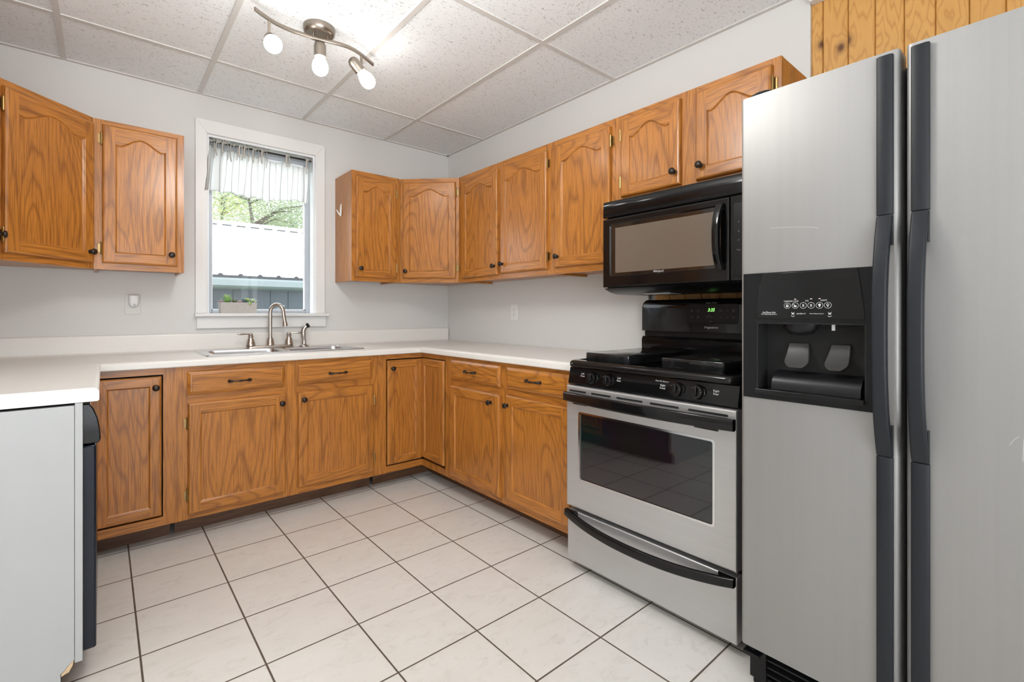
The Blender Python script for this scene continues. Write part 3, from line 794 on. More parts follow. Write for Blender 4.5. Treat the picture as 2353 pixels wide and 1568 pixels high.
# ------------------------------------------------------------------ worktops
CZ0, CZ1, CD = 0.876, 0.914, 0.637
def edge_prof(y_front, y_back, z0=CZ0, z1=CZ1, r=0.016):
    """rounded front edge profile in (y, z)"""
    pts = [(y_back, z0), (y_front+0.004, z0), (y_front, z0+0.004)]
    for i in range(7):
        a = radians(180-90*i/6); pts.append((y_front+r+r*cos(a), z1-r+r*sin(a)))
    return pts + [(y_back, z1)]
SKX0, SKX1, SKY0, SKY1 = -1.842, -1.012, -0.508, -0.085      # hole for the sink bowls
b = MB()
LX = -2.930
b.prism(edge_prof(-CD, SKY0), 'x', LX, -0.0015)
b.box(LX, SKX0, SKY0, -0.001, CZ0, CZ1); b.box(SKX1, -0.0015, SKY0, -0.001, CZ0, CZ1); b.box(SKX0, SKX1, SKY1, -0.001, CZ0, CZ1)
prof = [(-0.0012, CZ1), (-0.042, CZ1), (-0.032, CZ1+0.003), (-0.025, CZ1+0.010), (-0.022, CZ1+0.022), (-0.022, 1.010), (-0.019, 1.018), (-0.014, 1.021), (-0.0012, 1.021)]
b.prism(prof, 'x', LX, -0.009)
wt = tag(b.build('worktop', LAMIN, smooth=True, angle=30), 'cream laminate worktop with backsplash lip under the kitchen window', 'worktop', 'laminate worktops')
b = MB()
b.prism([(p[0], p[1]) for p in edge_prof(-CD, -0.0015, CZ0, CZ1+0.0025)], 'x', 0.640, 2.021)
tag(b.build('worktop', LAMIN, None, (0, 0, 0), -pi/2, angle=30), 'cream laminate worktop along the right wall ending at the stove', 'worktop', 'laminate worktops')
b = MB()
b.prism([(p[0], p[1]) for p in edge_prof(-CD, -0.0015, CZ0, CZ1+0.004)], 'x', 0.0, 0.930)
tag(b.build('worktop', LAMIN, None, (-2.932, -1.569, 0), pi/2, angle=30), 'cream laminate worktop end over the dishwasher and white panel', 'worktop', 'laminate worktops')

# white end panel of the left run
t = thing('end_panel', 'white painted panel closing the left counter end, chipped at its foot', 'panel', (-2.93, -1.567, 0))
b = MB()
b.prism([(0.0, 0.0005), (0.548, 0.0005), (0.548, 0.075), (0.556, 0.082), (0.566, 0.094), (0.5782, 0.105), (0.5782, 0.868), (0.0, 0.868)], 'y', 0.0, 0.020)
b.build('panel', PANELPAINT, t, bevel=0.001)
b = MB(); b.prism([(0.579, 0.095), (0.597, 0.095), (0.597, 0.8745), (0.579, 0.8745)], 'y', -0.0015, 0.020); b.build('edge_strip', PANELPAINT, t, bevel=0.0015)
b = MB(); b.prism([(0.549, 0.066), (0.557, 0.070), (0.566, 0.072), (0.574, 0.088), (0.577, 0.1045), (0.566, 0.0925), (0.556, 0.0805), (0.550, 0.0745)], 'y', 0.002, 0.019); plab(b.build('broken_corner', RAWWOOD, t), 'bare broken wood at the panel foot')

# ------------------------------------------------------------------ dishwasher
t = thing('dishwasher', 'black dishwasher under the left worktop, seen edge-on behind white panel', 'dishwasher', (-2.93, -1.540, 0), pi/2)
w = 0.598
b = MB(); b.box(0.002, w, -0.590, -0.03, 0.100, 0.868); b.build('body', BLACKF, t, smooth=False)
b = MB(); b.box(0.004, w-0.002, -0.628, -0.5905, 0.104, 0.736); b.build('door', NAVY, t, bevel=0.006)
b = MB(); b.prism([(-0.5905, 0.740), (-0.634, 0.741), (-0.6385, 0.752), (-0.6365, 0.785), (-0.631, 0.82), (-0.621, 0.85), (-0.612, 0.864), (-0.5905, 0.866)], 'x', 0.004, w-0.002)
b.build('control_panel', BLACKG, t, bevel=0.003, angle=40)
b = MB(); b.box(0.01, w-0.01, -0.545, -0.535, 0.0005, 0.0995); b.build('toe_kick', BLACKF, t, smooth=False)

# ------------------------------------------------------------------ stove
st = thing('gas_stove', 'freestanding gas stove with steel oven door and black cooktop', 'stove', (0, -2.026, 0), -pi/2)
SW = 0.762
b = MB(); b.box(0.004, SW-0.004, -0.640, -0.030, 0.030, 0.905); b.build('body', BLACKP, st, smooth=False)
for x in (0.05, SW-0.05):
    for y in (-0.60, -0.08):
        b = MB(); b.lathe([(0.018, 0.0005), (0.018, 0.012), (0.010, 0.014), (0.010, 0.0295)], (x, y, 0), (0, 0, 1), 12); b.build('foot', BLACKP, st)
# oven door with window cut-out and vent slots
DZ0, DZ1, DY0, DY1 = 0.283, 0.822, -0.690, -0.6405
gx0, gx1, gz0, gz1 = 0.078, 0.684, 0.414, 0.708
b = MB()
prof = [(DY1, 0), (DY0+0.006, 0), (DY0+0.0018, 0.0018), (DY0, 0.006)]
X0s, X1s = 0.002, SW-0.002
for (ya, a), (yb, c) in zip(prof, prof[1:]):
    o = [(X0s+a, DZ0+a), (X1s-a, DZ0+a), (X1s-a, DZ1-a), (X0s+a, DZ1-a)]; n = [(X0s+c, DZ0+c), (X1s-c, DZ0+c), (X1s-c, DZ1-c), (X0s+c, DZ1-c)]
    for i in range(4):
        j = (i+1) % 4; b.quad((o[i][0], ya, o[i][1]), (o[j][0], ya, o[j][1]), (n[j][0], yb, n[j][1]), (n[i][0], yb, n[i][1]))
fx0, fx1, fz0, fz1 = X0s+0.006, X1s-0.006, DZ0+0.006, DZ1-0.006
b.quad((fx0, DY0, fz0), (gx0, DY0, fz0), (gx0, DY0, fz1), (fx0, DY0, fz1)); b.quad((gx1, DY0, fz0), (fx1, DY0, fz0), (fx1, DY0, fz1), (gx1, DY0, fz1))
b.quad((gx0, DY0, fz0), (gx1, DY0, fz0), (gx1, DY0, gz0), (gx0, DY0, gz0)); b.quad((gx0, DY0, gz1), (gx1, DY0, gz1), (gx1, DY0, fz1), (gx0, DY0, fz1))
b.quad((X0s, DY1, DZ0), (X1s, DY1, DZ0), (X1s, DY1, DZ1), (X0s, DY1, DZ1))
od = b.build('oven_door', STEEL_H, st, angle=50)
b = MB(); r0 = rrect(gx0-0.004, gx1+0.004, gz0-0.004, gz1+0.004, 0.012); r1 = rrect(gx0+0.004, gx1-0.004, gz0+0.004, gz1-0.004, 0.008)
lp = lambda R, y: [(p[0], y, p[1]) for p in R]
b.loft([lp(r0, DY0-0.0003), lp(r0, DY0-0.0022), lp(r1, DY0-0.0022), lp(r1, DY0+0.006)], 0, cap=False)
b.build('window_trim', CHROME, od, angle=50)
def oven_glass():
    m, nt, bs = nmat('dark_oven_glass')
    f = noise_(nt, coord(nt), 2.6, 2.0)
    nt.links.new(ramp_(nt, f, [(0.3, (0.010, 0.009, 0.006, 1)), (0.5, (0.012, 0.007, 0.010, 1)), (0.7, (0.005, 0.011, 0.010, 1))]), bs.inputs['Base Color'])
    bs.inputs['Roughness'].default_value = 0.03; bs.inputs['Specular IOR Level'].default_value = 0.9
    return m
b = MB(); b.box(gx0+0.001, gx1-0.001, DY0+0.0025, DY0+0.008, gz0+0.001, gz1-0.001); b.build('oven_window', oven_glass(), od, smooth=False)
for a, c in ((0.020, 0.116), (0.145, 0.248), (0.277, 0.400), (0.433, 0.553), (0.590, 0.733)):
    b = MB(); b.prism(rrect(a, c, 0.797, 0.8045, 0.0035), 'y', DY0-0.0012, DY0+0.002); b.build('vent_slot', BLACKF, od, smooth=False)
for a, c in ((0.042, 0.122), (0.612, 0.700)):
    b = MB(); b.prism(rrect(a, c, 0.742, 0.7485, 0.0035), 'y', DY0-0.0012, DY0+0.002); b.build('vent_slot', BLACKF, od, smooth=False)
def bow_handle(parent, z0, x0, x1, yf, bulge, dz, hh, hd, endw, mat):
    b = MB(); L = []
    for i in range(37):
        f = i/36; u = abs(f-.5)*2; k = 1-u**2.2
        y = yf-0.012-bulge*k; z = z0+dz*k; h = hh*(0.5+0.06*k); d = hd*.5
        loop = rrect(y-d, y+d, z-h, z+h, min(d, h)*.62, 4)
        L.append([(x0+(x1-x0)*f, p[0], p[1]) for p in loop])
    b.loft(L, 0)
    for a in (x0, x1-endw):
        b.prism(rrect(z0-hh*.5, z0+hh*.5, 0, 1, 0.0, 1) if False else [(a, yf-0.0003), (a+endw, yf-0.0003), (a+endw*.85, yf-0.020), (a+endw*.15, yf-0.020)], 'z', z0-hh*.42, z0+hh*.42)
    return b.build('handle', mat, parent, angle=45)
bow_handle(od, 0.775, 0.003, SW-0.004, DY0, 0.044, 0.004, 0.040, 0.024, 0.075, BLACKG)
# bottom drawer
b = MB(); b.box(0.003, SW-0.003, -0.684, -0.6405, 0.040, 0.264); sd = b.build('storage_drawer', STEEL_H, st, bevel=0.004)
bow_handle(sd, 0.252, 0.004, SW-0.006, -0.684, 0.040, -0.026, 0.032, 0.022, 0.06, BLACKG)
# control panel
b = MB(); b.prism([(-0.6405, 0.826), (-0.676, 0.828), (-0.678, 0.834), (-0.664, 0.902), (-0.6405, 0.904)], 'x', 0.001, SW-0.001)
cp = b.build('control_panel', BLACKG, st, bevel=0.002)
slope = (0.678-0.664)/(0.902-0.834)
def py(z): return -(0.678-(z-0.834)*slope)
for kx in (0.140, 0.224, 0.537, 0.617):
    z = 0.864; b = MB()
    b.lathe([(0.0270, 0.0002), (0.0270, 0.003), (0.0250, 0.0045), (0.0245, 0.016), (0.0235, 0.019), (0.0, 0.0195)], (kx, py(z), z), (0, -1, 0.2), 28)
    for a in range(10): pass
    k = b.build('burner_knob', BLACKG, st, angle=40)
    b = MB(); b.prism([(kx-0.0065, -0.010+z), (kx+0.0065, -0.010+z), (kx+0.0065, z+0.021), (kx-0.0065, z+0.021)], 'y', py(z)-0.0285, py(z)-0.019)
    b.build('grip', BLACKP, k, bevel=0.003)
    b = MB()
    for i in range(9):
        a = radians(-60+i*24); b.box(kx+0.0205*cos(a)-0.0012, kx+0.0205*cos(a)+0.0012, py(z)-0.0202, py(z)-0.0190, z+0.0205*sin(a)-0.0012, z+0.0205*sin(a)+0.0012)
    b.build('scale_marks', INKDIM, k, smooth=False)
tilt = pi/2 - math.atan(slope)
for x, z, s in ((0.082, 0.873, 'Left\nFront'), (0.276, 0.873, 'Left\nRear'), (0.477, 0.867, 'Right\nFront'), (0.683, 0.871, 'Right\nRear'), (0.472, 0.887, 'Maxi Flo Burner')):
    text('lettering', s, 0.0105 if '\n' in s else 0.0085, INK, cp, (x, py(z)-0.0016, z), (tilt, 0, 0))
# cooktop
b = MB()
ct_ = lambda k, z: [(p[0], p[1], z) for p in rrect(k*.35, SW-k*.35, -0.694+k, -0.112, max(0.045-k*.4, 0.01), 7)]
b.loft([ct_(0.008, 0.9055), ct_(0.001, 0.910), ct_(0.0, 0.916), ct_(0.003, 0.926), ct_(0.010, 0.9325), ct_(0.022, 0.9350), ct_(0.058, 0.9350), ct_(0.066, 0.9315), ct_(0.072, 0.9255)])
b.build('cooktop', BLACKG, st, angle=60)
# back guard
b = MB(); b.prism([(-0.035, 0.9055), (-0.105, 0.9055), (-0.110, 0.935), (-0.110, 1.012), (-0.100, 1.026), (-0.035, 1.026)], 'x', 0.004, SW-0.004); b.build('vent_riser', BLACKG, st, bevel=0.003)
b = MB(); b.box(0.012, SW-0.012, -0.090, -0.032, 1.0265, 1.0545); b.build('vent_gap', BLACKP, st, smooth=False)
b = MB(); L = []
R = lambda y0, x0, x1, z1, r: [(p[0], y0, p[1]) for p in ([(x0, 1.055), (x1, 1.055)] + [(x1-r+r*cos(radians(a)), z1-r+r*sin(radians(a))) for a in range(0, 91, 10)] + [(x0+r+r*cos(radians(a)), z1-r+r*sin(radians(a))) for a in range(90, 181, 10)])]
b.loft([R(-0.032, 0.003, SW-0.003, 1.214, 0.035), R(-0.100, 0.003, SW-0.003, 1.214, 0.035), R(-0.108, 0.006, SW-0.006, 1.208, 0.035), R(-0.112, 0.012, SW-0.012, 1.200, 0.032)])
bgd = b.build('back_guard', BLACKG, st, angle=35)
b = MB(); b.prism(rrect(0.255, 0.512, 1.096, 1.188, 0.012), 'y', -0.1145, -0.110)
pnl = b.build('clock_panel', BLACKP, bgd, bevel=0.001)
rt = (pi/2, 0, 0); ty = -0.1150
text('clock_digits', '3:35', 0.022, CLOCK, pnl, (0.385, ty, 1.160), rt, italic=True, sx=0.9)
for x, z, s in ((0.290, 1.158, 'Bake'), (0.322, 1.158, 'Broil'), (0.290, 1.126, 'Clean'), (0.322, 1.126, 'Cook\nTime'), (0.432, 1.158, 'Timer\nOn/Off'), (0.462, 1.158, 'Clock'), (0.490, 1.158, 'Oven\nLight'), (0.432, 1.126, 'Stop'), (0.462, 1.126, 'Start'), (0.490, 1.126, 'Clear\nOff'), (0.376, 1.136, 'Oven'), (0.376, 1.128, 'Door Locked')):
    text('lettering', s, 0.0062, INKDIM, pnl, (x, ty, z), rt)
text('lettering', 'ES330', 0.0065, INKDIM, pnl, (0.385, ty, 1.106), rt)
text('lettering', 'Gallery Series', 0.010, INKDIM, bgd, (0.385, -0.1126, 1.194), rt, italic=True)
text('logo_lettering', 'Frigidaire', 0.014, INK, bgd, (0.383, -0.1126, 1.078), rt, italic=True, sx=1.25)

def cover(label, x0, x1, y0, y1, rot):
    """stamped black metal cover standing over a pair of burners"""
    cx, cy = (x0+x1)/2, (y0+y1)/2; hx, hy = (x1-x0)/2, (y1-y0)/2
    b = MB(); z0, z1, r = 0.9258, 0.966, 0.010
    lo = lambda k, z: [(p[0], p[1], z) for p in rrect(-hx+k, hx-k, -hy+k, hy-k, r, 4)]
    b.loft([lo(0.002, z0), lo(0.0, z0+0.004), lo(0.0, z1-0.005), lo(0.0006, z1-0.0012), lo(0.0025, z1)])
    c, s = cos(-pi/2), sin(-pi/2)
    o = b.build('burner_cover', COVERM, None, (c*cx-s*cy, -2.026+s*cx+c*cy, 0), -pi/2+rot, angle=50)
    return tag(o, label, 'burner cover', 'black burner covers on the stove')
def smudged():
    m, nt, bs = nmat('smudged_black_metal')
    f = noise_(nt, coord(nt), 14.0, 3.0, 0.55, 0.4)
    nt.links.new(ramp_(nt, f, [(0.35, (0.008, 0.008, 0.008, 1)), (0.65, (0.020, 0.021, 0.023, 1))]), bs.inputs['Base Color'])
    nt.links.new(ramp_(nt, f, [(0.4, 0.05), (0.7, 0.16)]), bs.inputs['Roughness'])
    return m
COVERM = smudged()
cover('black rectangular burner cover on the left half of the cooktop', 0.036, 0.272, -0.600, -0.140, 0.0)
cover('black rectangular burner cover on the right half of the cooktop', 0.405, 0.664, -0.570, -0.140, 0.0)

# ------------------------------------------------------------------ microwave
mw = thing('microwave', 'black over-the-range microwave with bowed handle below the short cabinet', 'microwave', (0, -2.008, 0), -pi/2)
MWW = 0.758
b = MB(); b.box(0.003, MWW-0.003, -0.372, -0.0015, 1.268, 1.6905); b.build('body', BLACKP, mw, smooth=False)
b = MB(); b.prism([(-0.3725, 1.612), (-0.3995, 1.612), (-0.4025, 1.616), (-0.4015, 1.683), (-0.3975, 1.690), (-0.3725, 1.690)], 'x', 0.0, MWW)
b.build('top_vent', BLACKG, mw, angle=40)
b = MB(); dx1 = 0.624; oz0, oz1, ox0, ox1 = 1.322, 1.578, 0.042, 0.592
prof = [(-0.3725, 0), (-0.400, 0), (-0.405, 0.002), (-0.407, 0.007)]
z0, z1 = 1.272, 1.605
def frame_front(b, prof, X0, X1, Z0, Z1, ox0, ox1, oz0, oz1, depth, r):
    for (ya, a), (yb, c) in zip(prof, prof[1:]):
        o = [(X0+a, Z0+a), (X1-a, Z0+a), (X1-a, Z1-a), (X0+a, Z1-a)]; n = [(X0+c, Z0+c), (X1-c, Z0+c), (X1-c, Z1-c), (X0+c, Z1-c)]
        for i in range(4):
            j = (i+1) % 4; b.quad((o[i][0], ya, o[i][1]), (o[j][0], ya, o[j][1]), (n[j][0], yb, n[j][1]), (n[i][0], yb, n[i][1]))
    y, e = prof[-1]
    hole = rrect(ox0, ox1, oz0, oz1, r, 6)          # corner order: +x+z, -x+z, -x-z, +x-z
    outer = [(X1-e, Z1-e), (X0+e, Z1-e), (X0+e, Z0+e), (X1-e, Z0+e)]
    n = len(hole)//4
    for q in range(4):
        seg = hole[q*n:(q+1)*n]; c = outer[q]
        for i in range(n-1): b.add([(c[0], y, c[1]), (seg[i][0], y, seg[i][1]), (seg[i+1][0], y, seg[i+1][1])], [(0, 1, 2)])
        nx = hole[((q+1)*n) % len(hole)]; c2 = outer[(q+1) % 4]
        b.quad((c[0], y, c[1]), (seg[-1][0], y, seg[-1][1]), (nx[0], y, nx[1]), (c2[0], y, c2[1]))
    ins = rrect(ox0+depth*.8, ox1-depth*.8, oz0+depth*.8, oz1-depth*.8, r, 6)
    b.loft([[(p[0], y, p[1]) for p in hole], [(p[0], y+depth, p[1]) for p in ins]], 0, cap=False)
frame_front(b, prof, 0.0, dx1, z0, z1, ox0, ox1, oz0, oz1, 0.006, 0.016)
md = b.build('door', BLACKG, mw, angle=50)
def mw_glass(name, c, rough):
    m, nt, bs = nmat(name); f = noise_(nt, coord(nt, (400, 400, 400)), 1.0, 1.0)
    nt.links.new(mix_(nt, f, tuple(x*.85 for x in c[:3])+(1,), c), bs.inputs['Base Color'])
    bs.inputs['Roughness'].default_value = rough; bs.inputs['Specular IOR Level'].default_value = 0.9
    return m
b = MB(); b.prism(rrect(ox0+0.004, ox1-0.004, oz0+0.004, oz1-0.004, 0.013), 'y', -0.4012, -0.3735); b.build('door_glass', mw_glass('black_microwave_glass', (0.010, 0.0095, 0.009, 1), 0.06), md, smooth=False)
b = MB(); b.box(0.072, 0.560, -0.4020, -0.4013, 1.340, 1.556); b.build('mesh_screen', mw_glass('screen_reflection_brown', (0.155, 0.125, 0.098, 1), 0.16), md, smooth=False)  # brown reflection of the oak cabinets is put into the screen colour
text('logo_lettering', 'Whirlpool', 0.0125, INK, md, (0.305, -0.4018, 1.333), (pi/2, 0, 0), italic=True)
b = MB(); L = []
for i in range(25):
    f = i/24; z = 1.318+0.262*f; k = 1-(abs(f-.5)*2)**2.4
    y = -0.414-0.026*k; L.append([(p[0], p[1], z) for p in rrect(0.576-0.006*k, 0.606-0.006*k, y-0.010, y+0.010, 0.006, 4)])
b.loft(L)
for z in (1.326, 1.556): b.box(0.580, 0.602, -0.416, -0.4072, z, z+0.016)
b.build('handle', BLACKG, md, angle=50)
b = MB(); b.box(0.6265, MWW, -0.4055, -0.3725, 1.272, 1.605); cpn = b.build('control_panel', BLACKG, mw, bevel=0.003)
b = MB(); b.prism(rrect(0.640, 0.746, 1.290, 1.575, 0.008), 'y', -0.4068, -0.4050); kp = b.build('keypad', BLACKP, cpn, bevel=0.0006)
for r_ in range(4):
    for c_ in range(3):
        text('lettering', '1234567890'[r_*3+c_] if r_ < 3 else ('Stop', '0', 'Start')[c_], 0.012 if r_ < 3 or c_ == 1 else 0.008, INKDIM, kp, (0.660+0.033*c_, -0.4072, 1.50-0.036*r_), (pi/2, 0, 0))
b = MB(); b.prism([(-0.398, 1.2675), (-0.392, 1.262), (-0.350, 1.248), (-0.300, 1.240), (-0.060, 1.240), (-0.040, 1.2675)], 'x', 0.006, MWW-0.006); b.build('underside_vent', BLACKP, mw, angle=40)
b = MB(); b.box(0.16, 0.30, -0.30, -0.20, 1.2365, 1.2398); b.build('lamp_lens', WHITEPL, mw, bevel=0.001)

# ------------------------------------------------------------------ refrigerator
fr = thing('refrigerator', 'stainless side-by-side refrigerator with black ice dispenser and long dark handles', 'refrigerator', (0, -2.857, 0), -pi/2)
FW, FZ0, FZ1, FY0, FY1 = 0.908, 0.155, 1.787, -0.820, -0.750
b = MB(); b.box(0.006, FW-0.006, -0.742, -0.045, 0.030, 1.765); b.build('case', GREYCASE, fr, bevel=0.004)
def dprof(x0, x1, r=0.012, rl=True, rr=True):
    pts = [(x0, FY1)]
    if rl: pts += [(x0+r-r*cos(radians(a)), FY0+r-r*sin(radians(a))) for a in range(0, 91, 15)]
    else: pts += [(x0, FY0)]
    if rr: pts += [(x1-r+r*sin(radians(a)), FY0+r-r*cos(radians(a))) for a in range(0, 91, 15)]
    else: pts += [(x1, FY0)]
    return pts + [(x1, FY1)]
RX0, RX1, RZ0, RZ1 = 0.047, 0.312, 0.920, 1.119             # dispenser recess
b = MB(); fx1 = 0.377
b.prism(dprof(0, fx1), 'z', FZ0, RZ0); b.prism(dprof(0, fx1), 'z', RZ1, FZ1)
b.prism(dprof(0, RX0, rr=False), 'z', RZ0, RZ1); b.prism(dprof(RX1, fx1, rl=False), 'z', RZ0, RZ1)
fd = b.build('freezer_door', STEEL, fr, angle=20)
b = MB(); b.prism(dprof(0.389, FW), 'z', FZ0, FZ1); rd = b.build('fridge_door', STEEL, fr, angle=20)
b = MB(); b.box(0.004, fx1-0.006, -0.7495, -0.7425, FZ0+0.01, FZ1-0.01); b.box(0.394, FW-0.006, -0.7495, -0.7425, FZ0+0.01, FZ1-0.01); b.build('door_gasket', BLACKF, fr, smooth=False)
# handles: flat strips above and below a bowed grip
for d, hx0, hx1 in ((fd, 0.333, 0.366), (rd, 0.399, 0.433)):
    h = thing('handle', '', 'x'); del h['label']; del h['category']; h.parent = d
    for za, zb in ((1.386, FZ1-0.012), (FZ0+0.002, 0.794)):
        b = MB(); b.prism([(hx0, FY0-0.0005), (hx0, FY0-0.010), (hx0+0.006, FY0-0.0135), (hx1-0.006, FY0-0.0135), (hx1, FY0-0.010), (hx1, FY0-0.0005)], 'z', za, zb)
        b.build('handle_strip', BLACKH, h, angle=40, bevel=0.001)
    b = MB(); L = []
    for i in range(41):
        f = i/40; z = 0.797+0.586*f; k = (1-(abs(f-.5)*2)**2.6)
        y = FY0-0.0075-0.046*k; hw = 0.0165-0.0015*k; xc = (hx0+hx1)/2-0.001*k
        dd = 0.0068+0.004*k
        L.append([(p[0], p[1], z) for p in rrect(xc-hw, xc+hw, y-dd, y+dd, 0.0058, 4)])
    b.loft(L)
    for z0_, z1_, s_ in ((0.797, 0.872, 1), (1.312, 1.383, -1)):
        zz = (z0_, z1_) if s_ > 0 else (z1_, z0_)
        b.prism([(FY0-0.0005, zz[0]), (FY0-0.0005, zz[1]), (FY0-0.024, zz[1]), (FY0-0.012, zz[0])], 'x', hx0+0.004, hx1-0.0005)
    b.build('handle_grip', BLACKH, h, angle=45)
for d_, ps in ((fd, [(0.084, 1.390), (0.120, 1.388), (0.155, 1.384), (0.188, 1.379), (0.204, 1.374)]), (rd, [(0.560, 0.865), (0.567, 0.878), (0.574, 0.886)]), (rd, [(0.581, 0.888), (0.580, 0.860), (0.579, 0.835)])):
    b = MB(); b.tube([(x, FY0-0.0001, z) for x, z in ps], 0.0004, 5, smooth=4); b.build('scratch', INK, d_)
# dispenser
b = MB()
yb0, yb1 = FY0-0.0045, FY0-0.0004
b.box(0.010, RX0, yb0, yb1, 0.897, 1.262); b.box(RX1, 0.3255, yb0, yb1, 0.897, 1.262); b.box(RX0, RX1, yb0, yb1, 0.897, RZ0); b.box(RX0, RX1, yb0, yb1, RZ1, 1.262)
dp = b.build('dispenser_panel', plain('dispenser_black_plastic', (0.007, 0.0072, 0.008, 1), 0.26, 0.0, 0.05, 80, spec=0.25), fd, smooth=False)
b = MB(); L = []
b.prism([(0.066, 1.2595), (0.294, 1.2595), (0.300, 1.22), (0.306, 1.17), (0.309, 1.130), (0.047, 1.130), (0.050, 1.17), (0.056, 1.22)], 'y', yb0-0.0028, yb0-0.0001)
tp = b.build('touch_panel', BLACKG, dp, bevel=0.0012)
ty = yb0-0.0032
for i, x in enumerate((0.131, 0.151, 0.171, 0.190, 0.210, 0.229)):
    z = 1.1665; b = MB()
    b.loft([[(x+r*cos(2*pi*j/28), y, z+r*sin(2*pi*j/28)) for j in range(28)] for r, y in ((0.0084, ty+0.0003), (0.0084, ty), (0.0077, ty), (0.0077, ty+0.0003))], 0, cap=False)
    if i < 2:
        b.box(x-0.0032, x+0.0032, ty, ty+0.0003, z-0.0042, z+0.0006)
        b.tube([(x-(0.0024 if i == 0 else 0.0060), ty, z+0.0004), (x-(0.0022 if i == 0 else 0.0058), ty, z+0.0034), (x-(0 if i == 0 else 0.0038), ty, z+0.0046), (x+(0.0022 if i == 0 else -0.0022), ty, z+0.0034), (x+(0.0024 if i == 0 else -0.002), ty, z+0.0004)], 0.0005, 5)
    elif i < 4:
        for q in range(3): b.tube([(x-0.0022+0.0017*q, ty, z+0.0034), (x-0.0010+0.0014*q, ty, z), (x-0.0022+0.0018*q, ty, z-0.0036)], 0.00045, 5)
    else:
        b.loft([[(x+r*cos(2*pi*j/16), ty, z+0.0012+r*sin(2*pi*j/16)) for j in range(16)] for r in ((0.0032, 0.0006) if i == 4 else (0.0032, 0.0019))], 0, cap=False)
        b.box(x-0.0012, x+0.0012, ty, ty+0.0003, z-0.0045, z-0.0016)
    b.build('touch_button', INK, tp, smooth=False)
for x, on in ((0.151, 1), (0.190, 1), (0.210, 1)):
    b = MB(); b.box(x-0.0024, x+0.0024, ty, ty+0.0003, 1.1835, 1.1848); b.build('indicator_light', REDLED, tp, smooth=False)
rt = (pi/2, 0, 0)
for x, z, s, sz, it in ((0.141, 1.1785, 'DISPENSER LOCK', 0.0048, 0), (0.180, 1.1790, 'ICE', 0.0054, 0), (0.220, 1.1795, 'LIGHT', 0.0054, 0),
                        (0.083, 1.1475, 'In-Door-Ice', 0.0072, 1), (0.083, 1.1425, 'Two Dispensing Systems', 0.0042, 0), (0.165, 1.1440, 'ultraflow II', 0.0050, 1), (0.203, 1.1440, 'Water Filtration System', 0.0034, 0)):
    text('lettering', s, sz, INK, tp, (x, ty-0.0002, z), rt, italic=bool(it))
for x in (0.1455, 0.2335):
    b = MB()
    b.tube([(x-0.0045, ty, 1.1385), (x, ty, 1.1355), (x+0.0045, ty, 1.1385)], 0.0006, 5)
    b.tube([(x-0.0032, ty, 1.1485), (x-0.0024, ty, 1.1418), (x+0.0024, ty, 1.1418), (x+0.0032, ty, 1.1485)], 0.0005, 5); b.box(x-0.0018, x+0.0018, ty, ty+0.0003, 1.1425, 1.1460)
    b.build('glass_symbol', INK, tp, smooth=False)
# recess: open box set into the door
b = MB(); ry = FY0+0.068
b.box(RX0, RX0+0.004, FY0-0.003, ry, RZ0, RZ1); b.box(RX1-0.004, RX1, FY0-0.003, ry, RZ0, RZ1); b.box(RX0+0.004, RX1-0.004, FY0-0.003, ry, RZ1-0.004, RZ1); b.box(RX0+0.004, RX1-0.004, FY0-0.003, ry, RZ0, RZ0+0.004); b.box(RX0+0.004, RX1-0.004, ry-0.003, ry, RZ0+0.004, RZ1-0.004)
b.build('dispenser_recess', BLACKF, dp, smooth=False)
b = MB(); b.prism(rrect(RX0+0.002, RX1-0.002, RZ0-0.006, RZ0+0.007, 0.003), 'y', FY0-0.022, FY0-0.0048); b.box(RX0+0.005, RX1-0.005, FY0-0.0048, ry-0.004, RZ0+0.0045, RZ0+0.007)
b.build('drip_tray', BLACKG, dp, bevel=0.001)
b = MB(); b.prism([(FY0+0.002, RZ0+0.0075), (FY0+0.006, RZ0+0.030), (FY0+0.025, RZ0+0.052), (ry-0.0035, RZ0+0.058), (ry-0.0035, RZ0+0.0075)], 'x', 0.085, 0.298); b.build('tray_back', BLACKP, dp, angle=50)
GREYPAD = plain('grey_paddle_plastic', (0.034, 0.032, 0.029, 1), 0.34, 0.0, 0.1, 30)
for x0, x1, sk in ((0.108, 0.176, -0.004), (0.206, 0.268, 0.004)):
    b = MB(); L = []
    for f in (0, .15, .3, .5, .7, .8, .88, .95, 1):
        z = 1.060-0.068*f; y = ry-0.010-0.046*f**1.5; k = 0.008*(1-f) + 0.018*max(0, f-.7)/.3*max(0, f-.7)/.3
        L.append([(x0+k+sk*(1-f), y, z), (x1-k+sk*(1-f), y, z), (x1-k+sk*(1-f), y+0.006, z), (x0+k+sk*(1-f), y+0.006, z)])
    b.loft(L); b.build('paddle', GREYPAD, dp, bevel=0.002, angle=40)
b = MB(); b.lathe([(0.046, 0.0), (0.044, -0.012), (0.034, -0.024), (0.018, -0.030), (0.0, -0.031)], (0.155, ry-0.040, RZ1-0.0045), (0, 0, 1), 24)
b.v = [(x, ry-0.040+(y-(ry-0.040))*0.62, z) for x, y, z in b.v]
b.build('ice_chute', BLACKP, dp, angle=50)
b = MB(); b.box(0.233, 0.240, FY0+0.01, FY0+0.016, RZ1-0.020, RZ1-0.0045); b.build('water_nozzle', INK, dp, smooth=False)
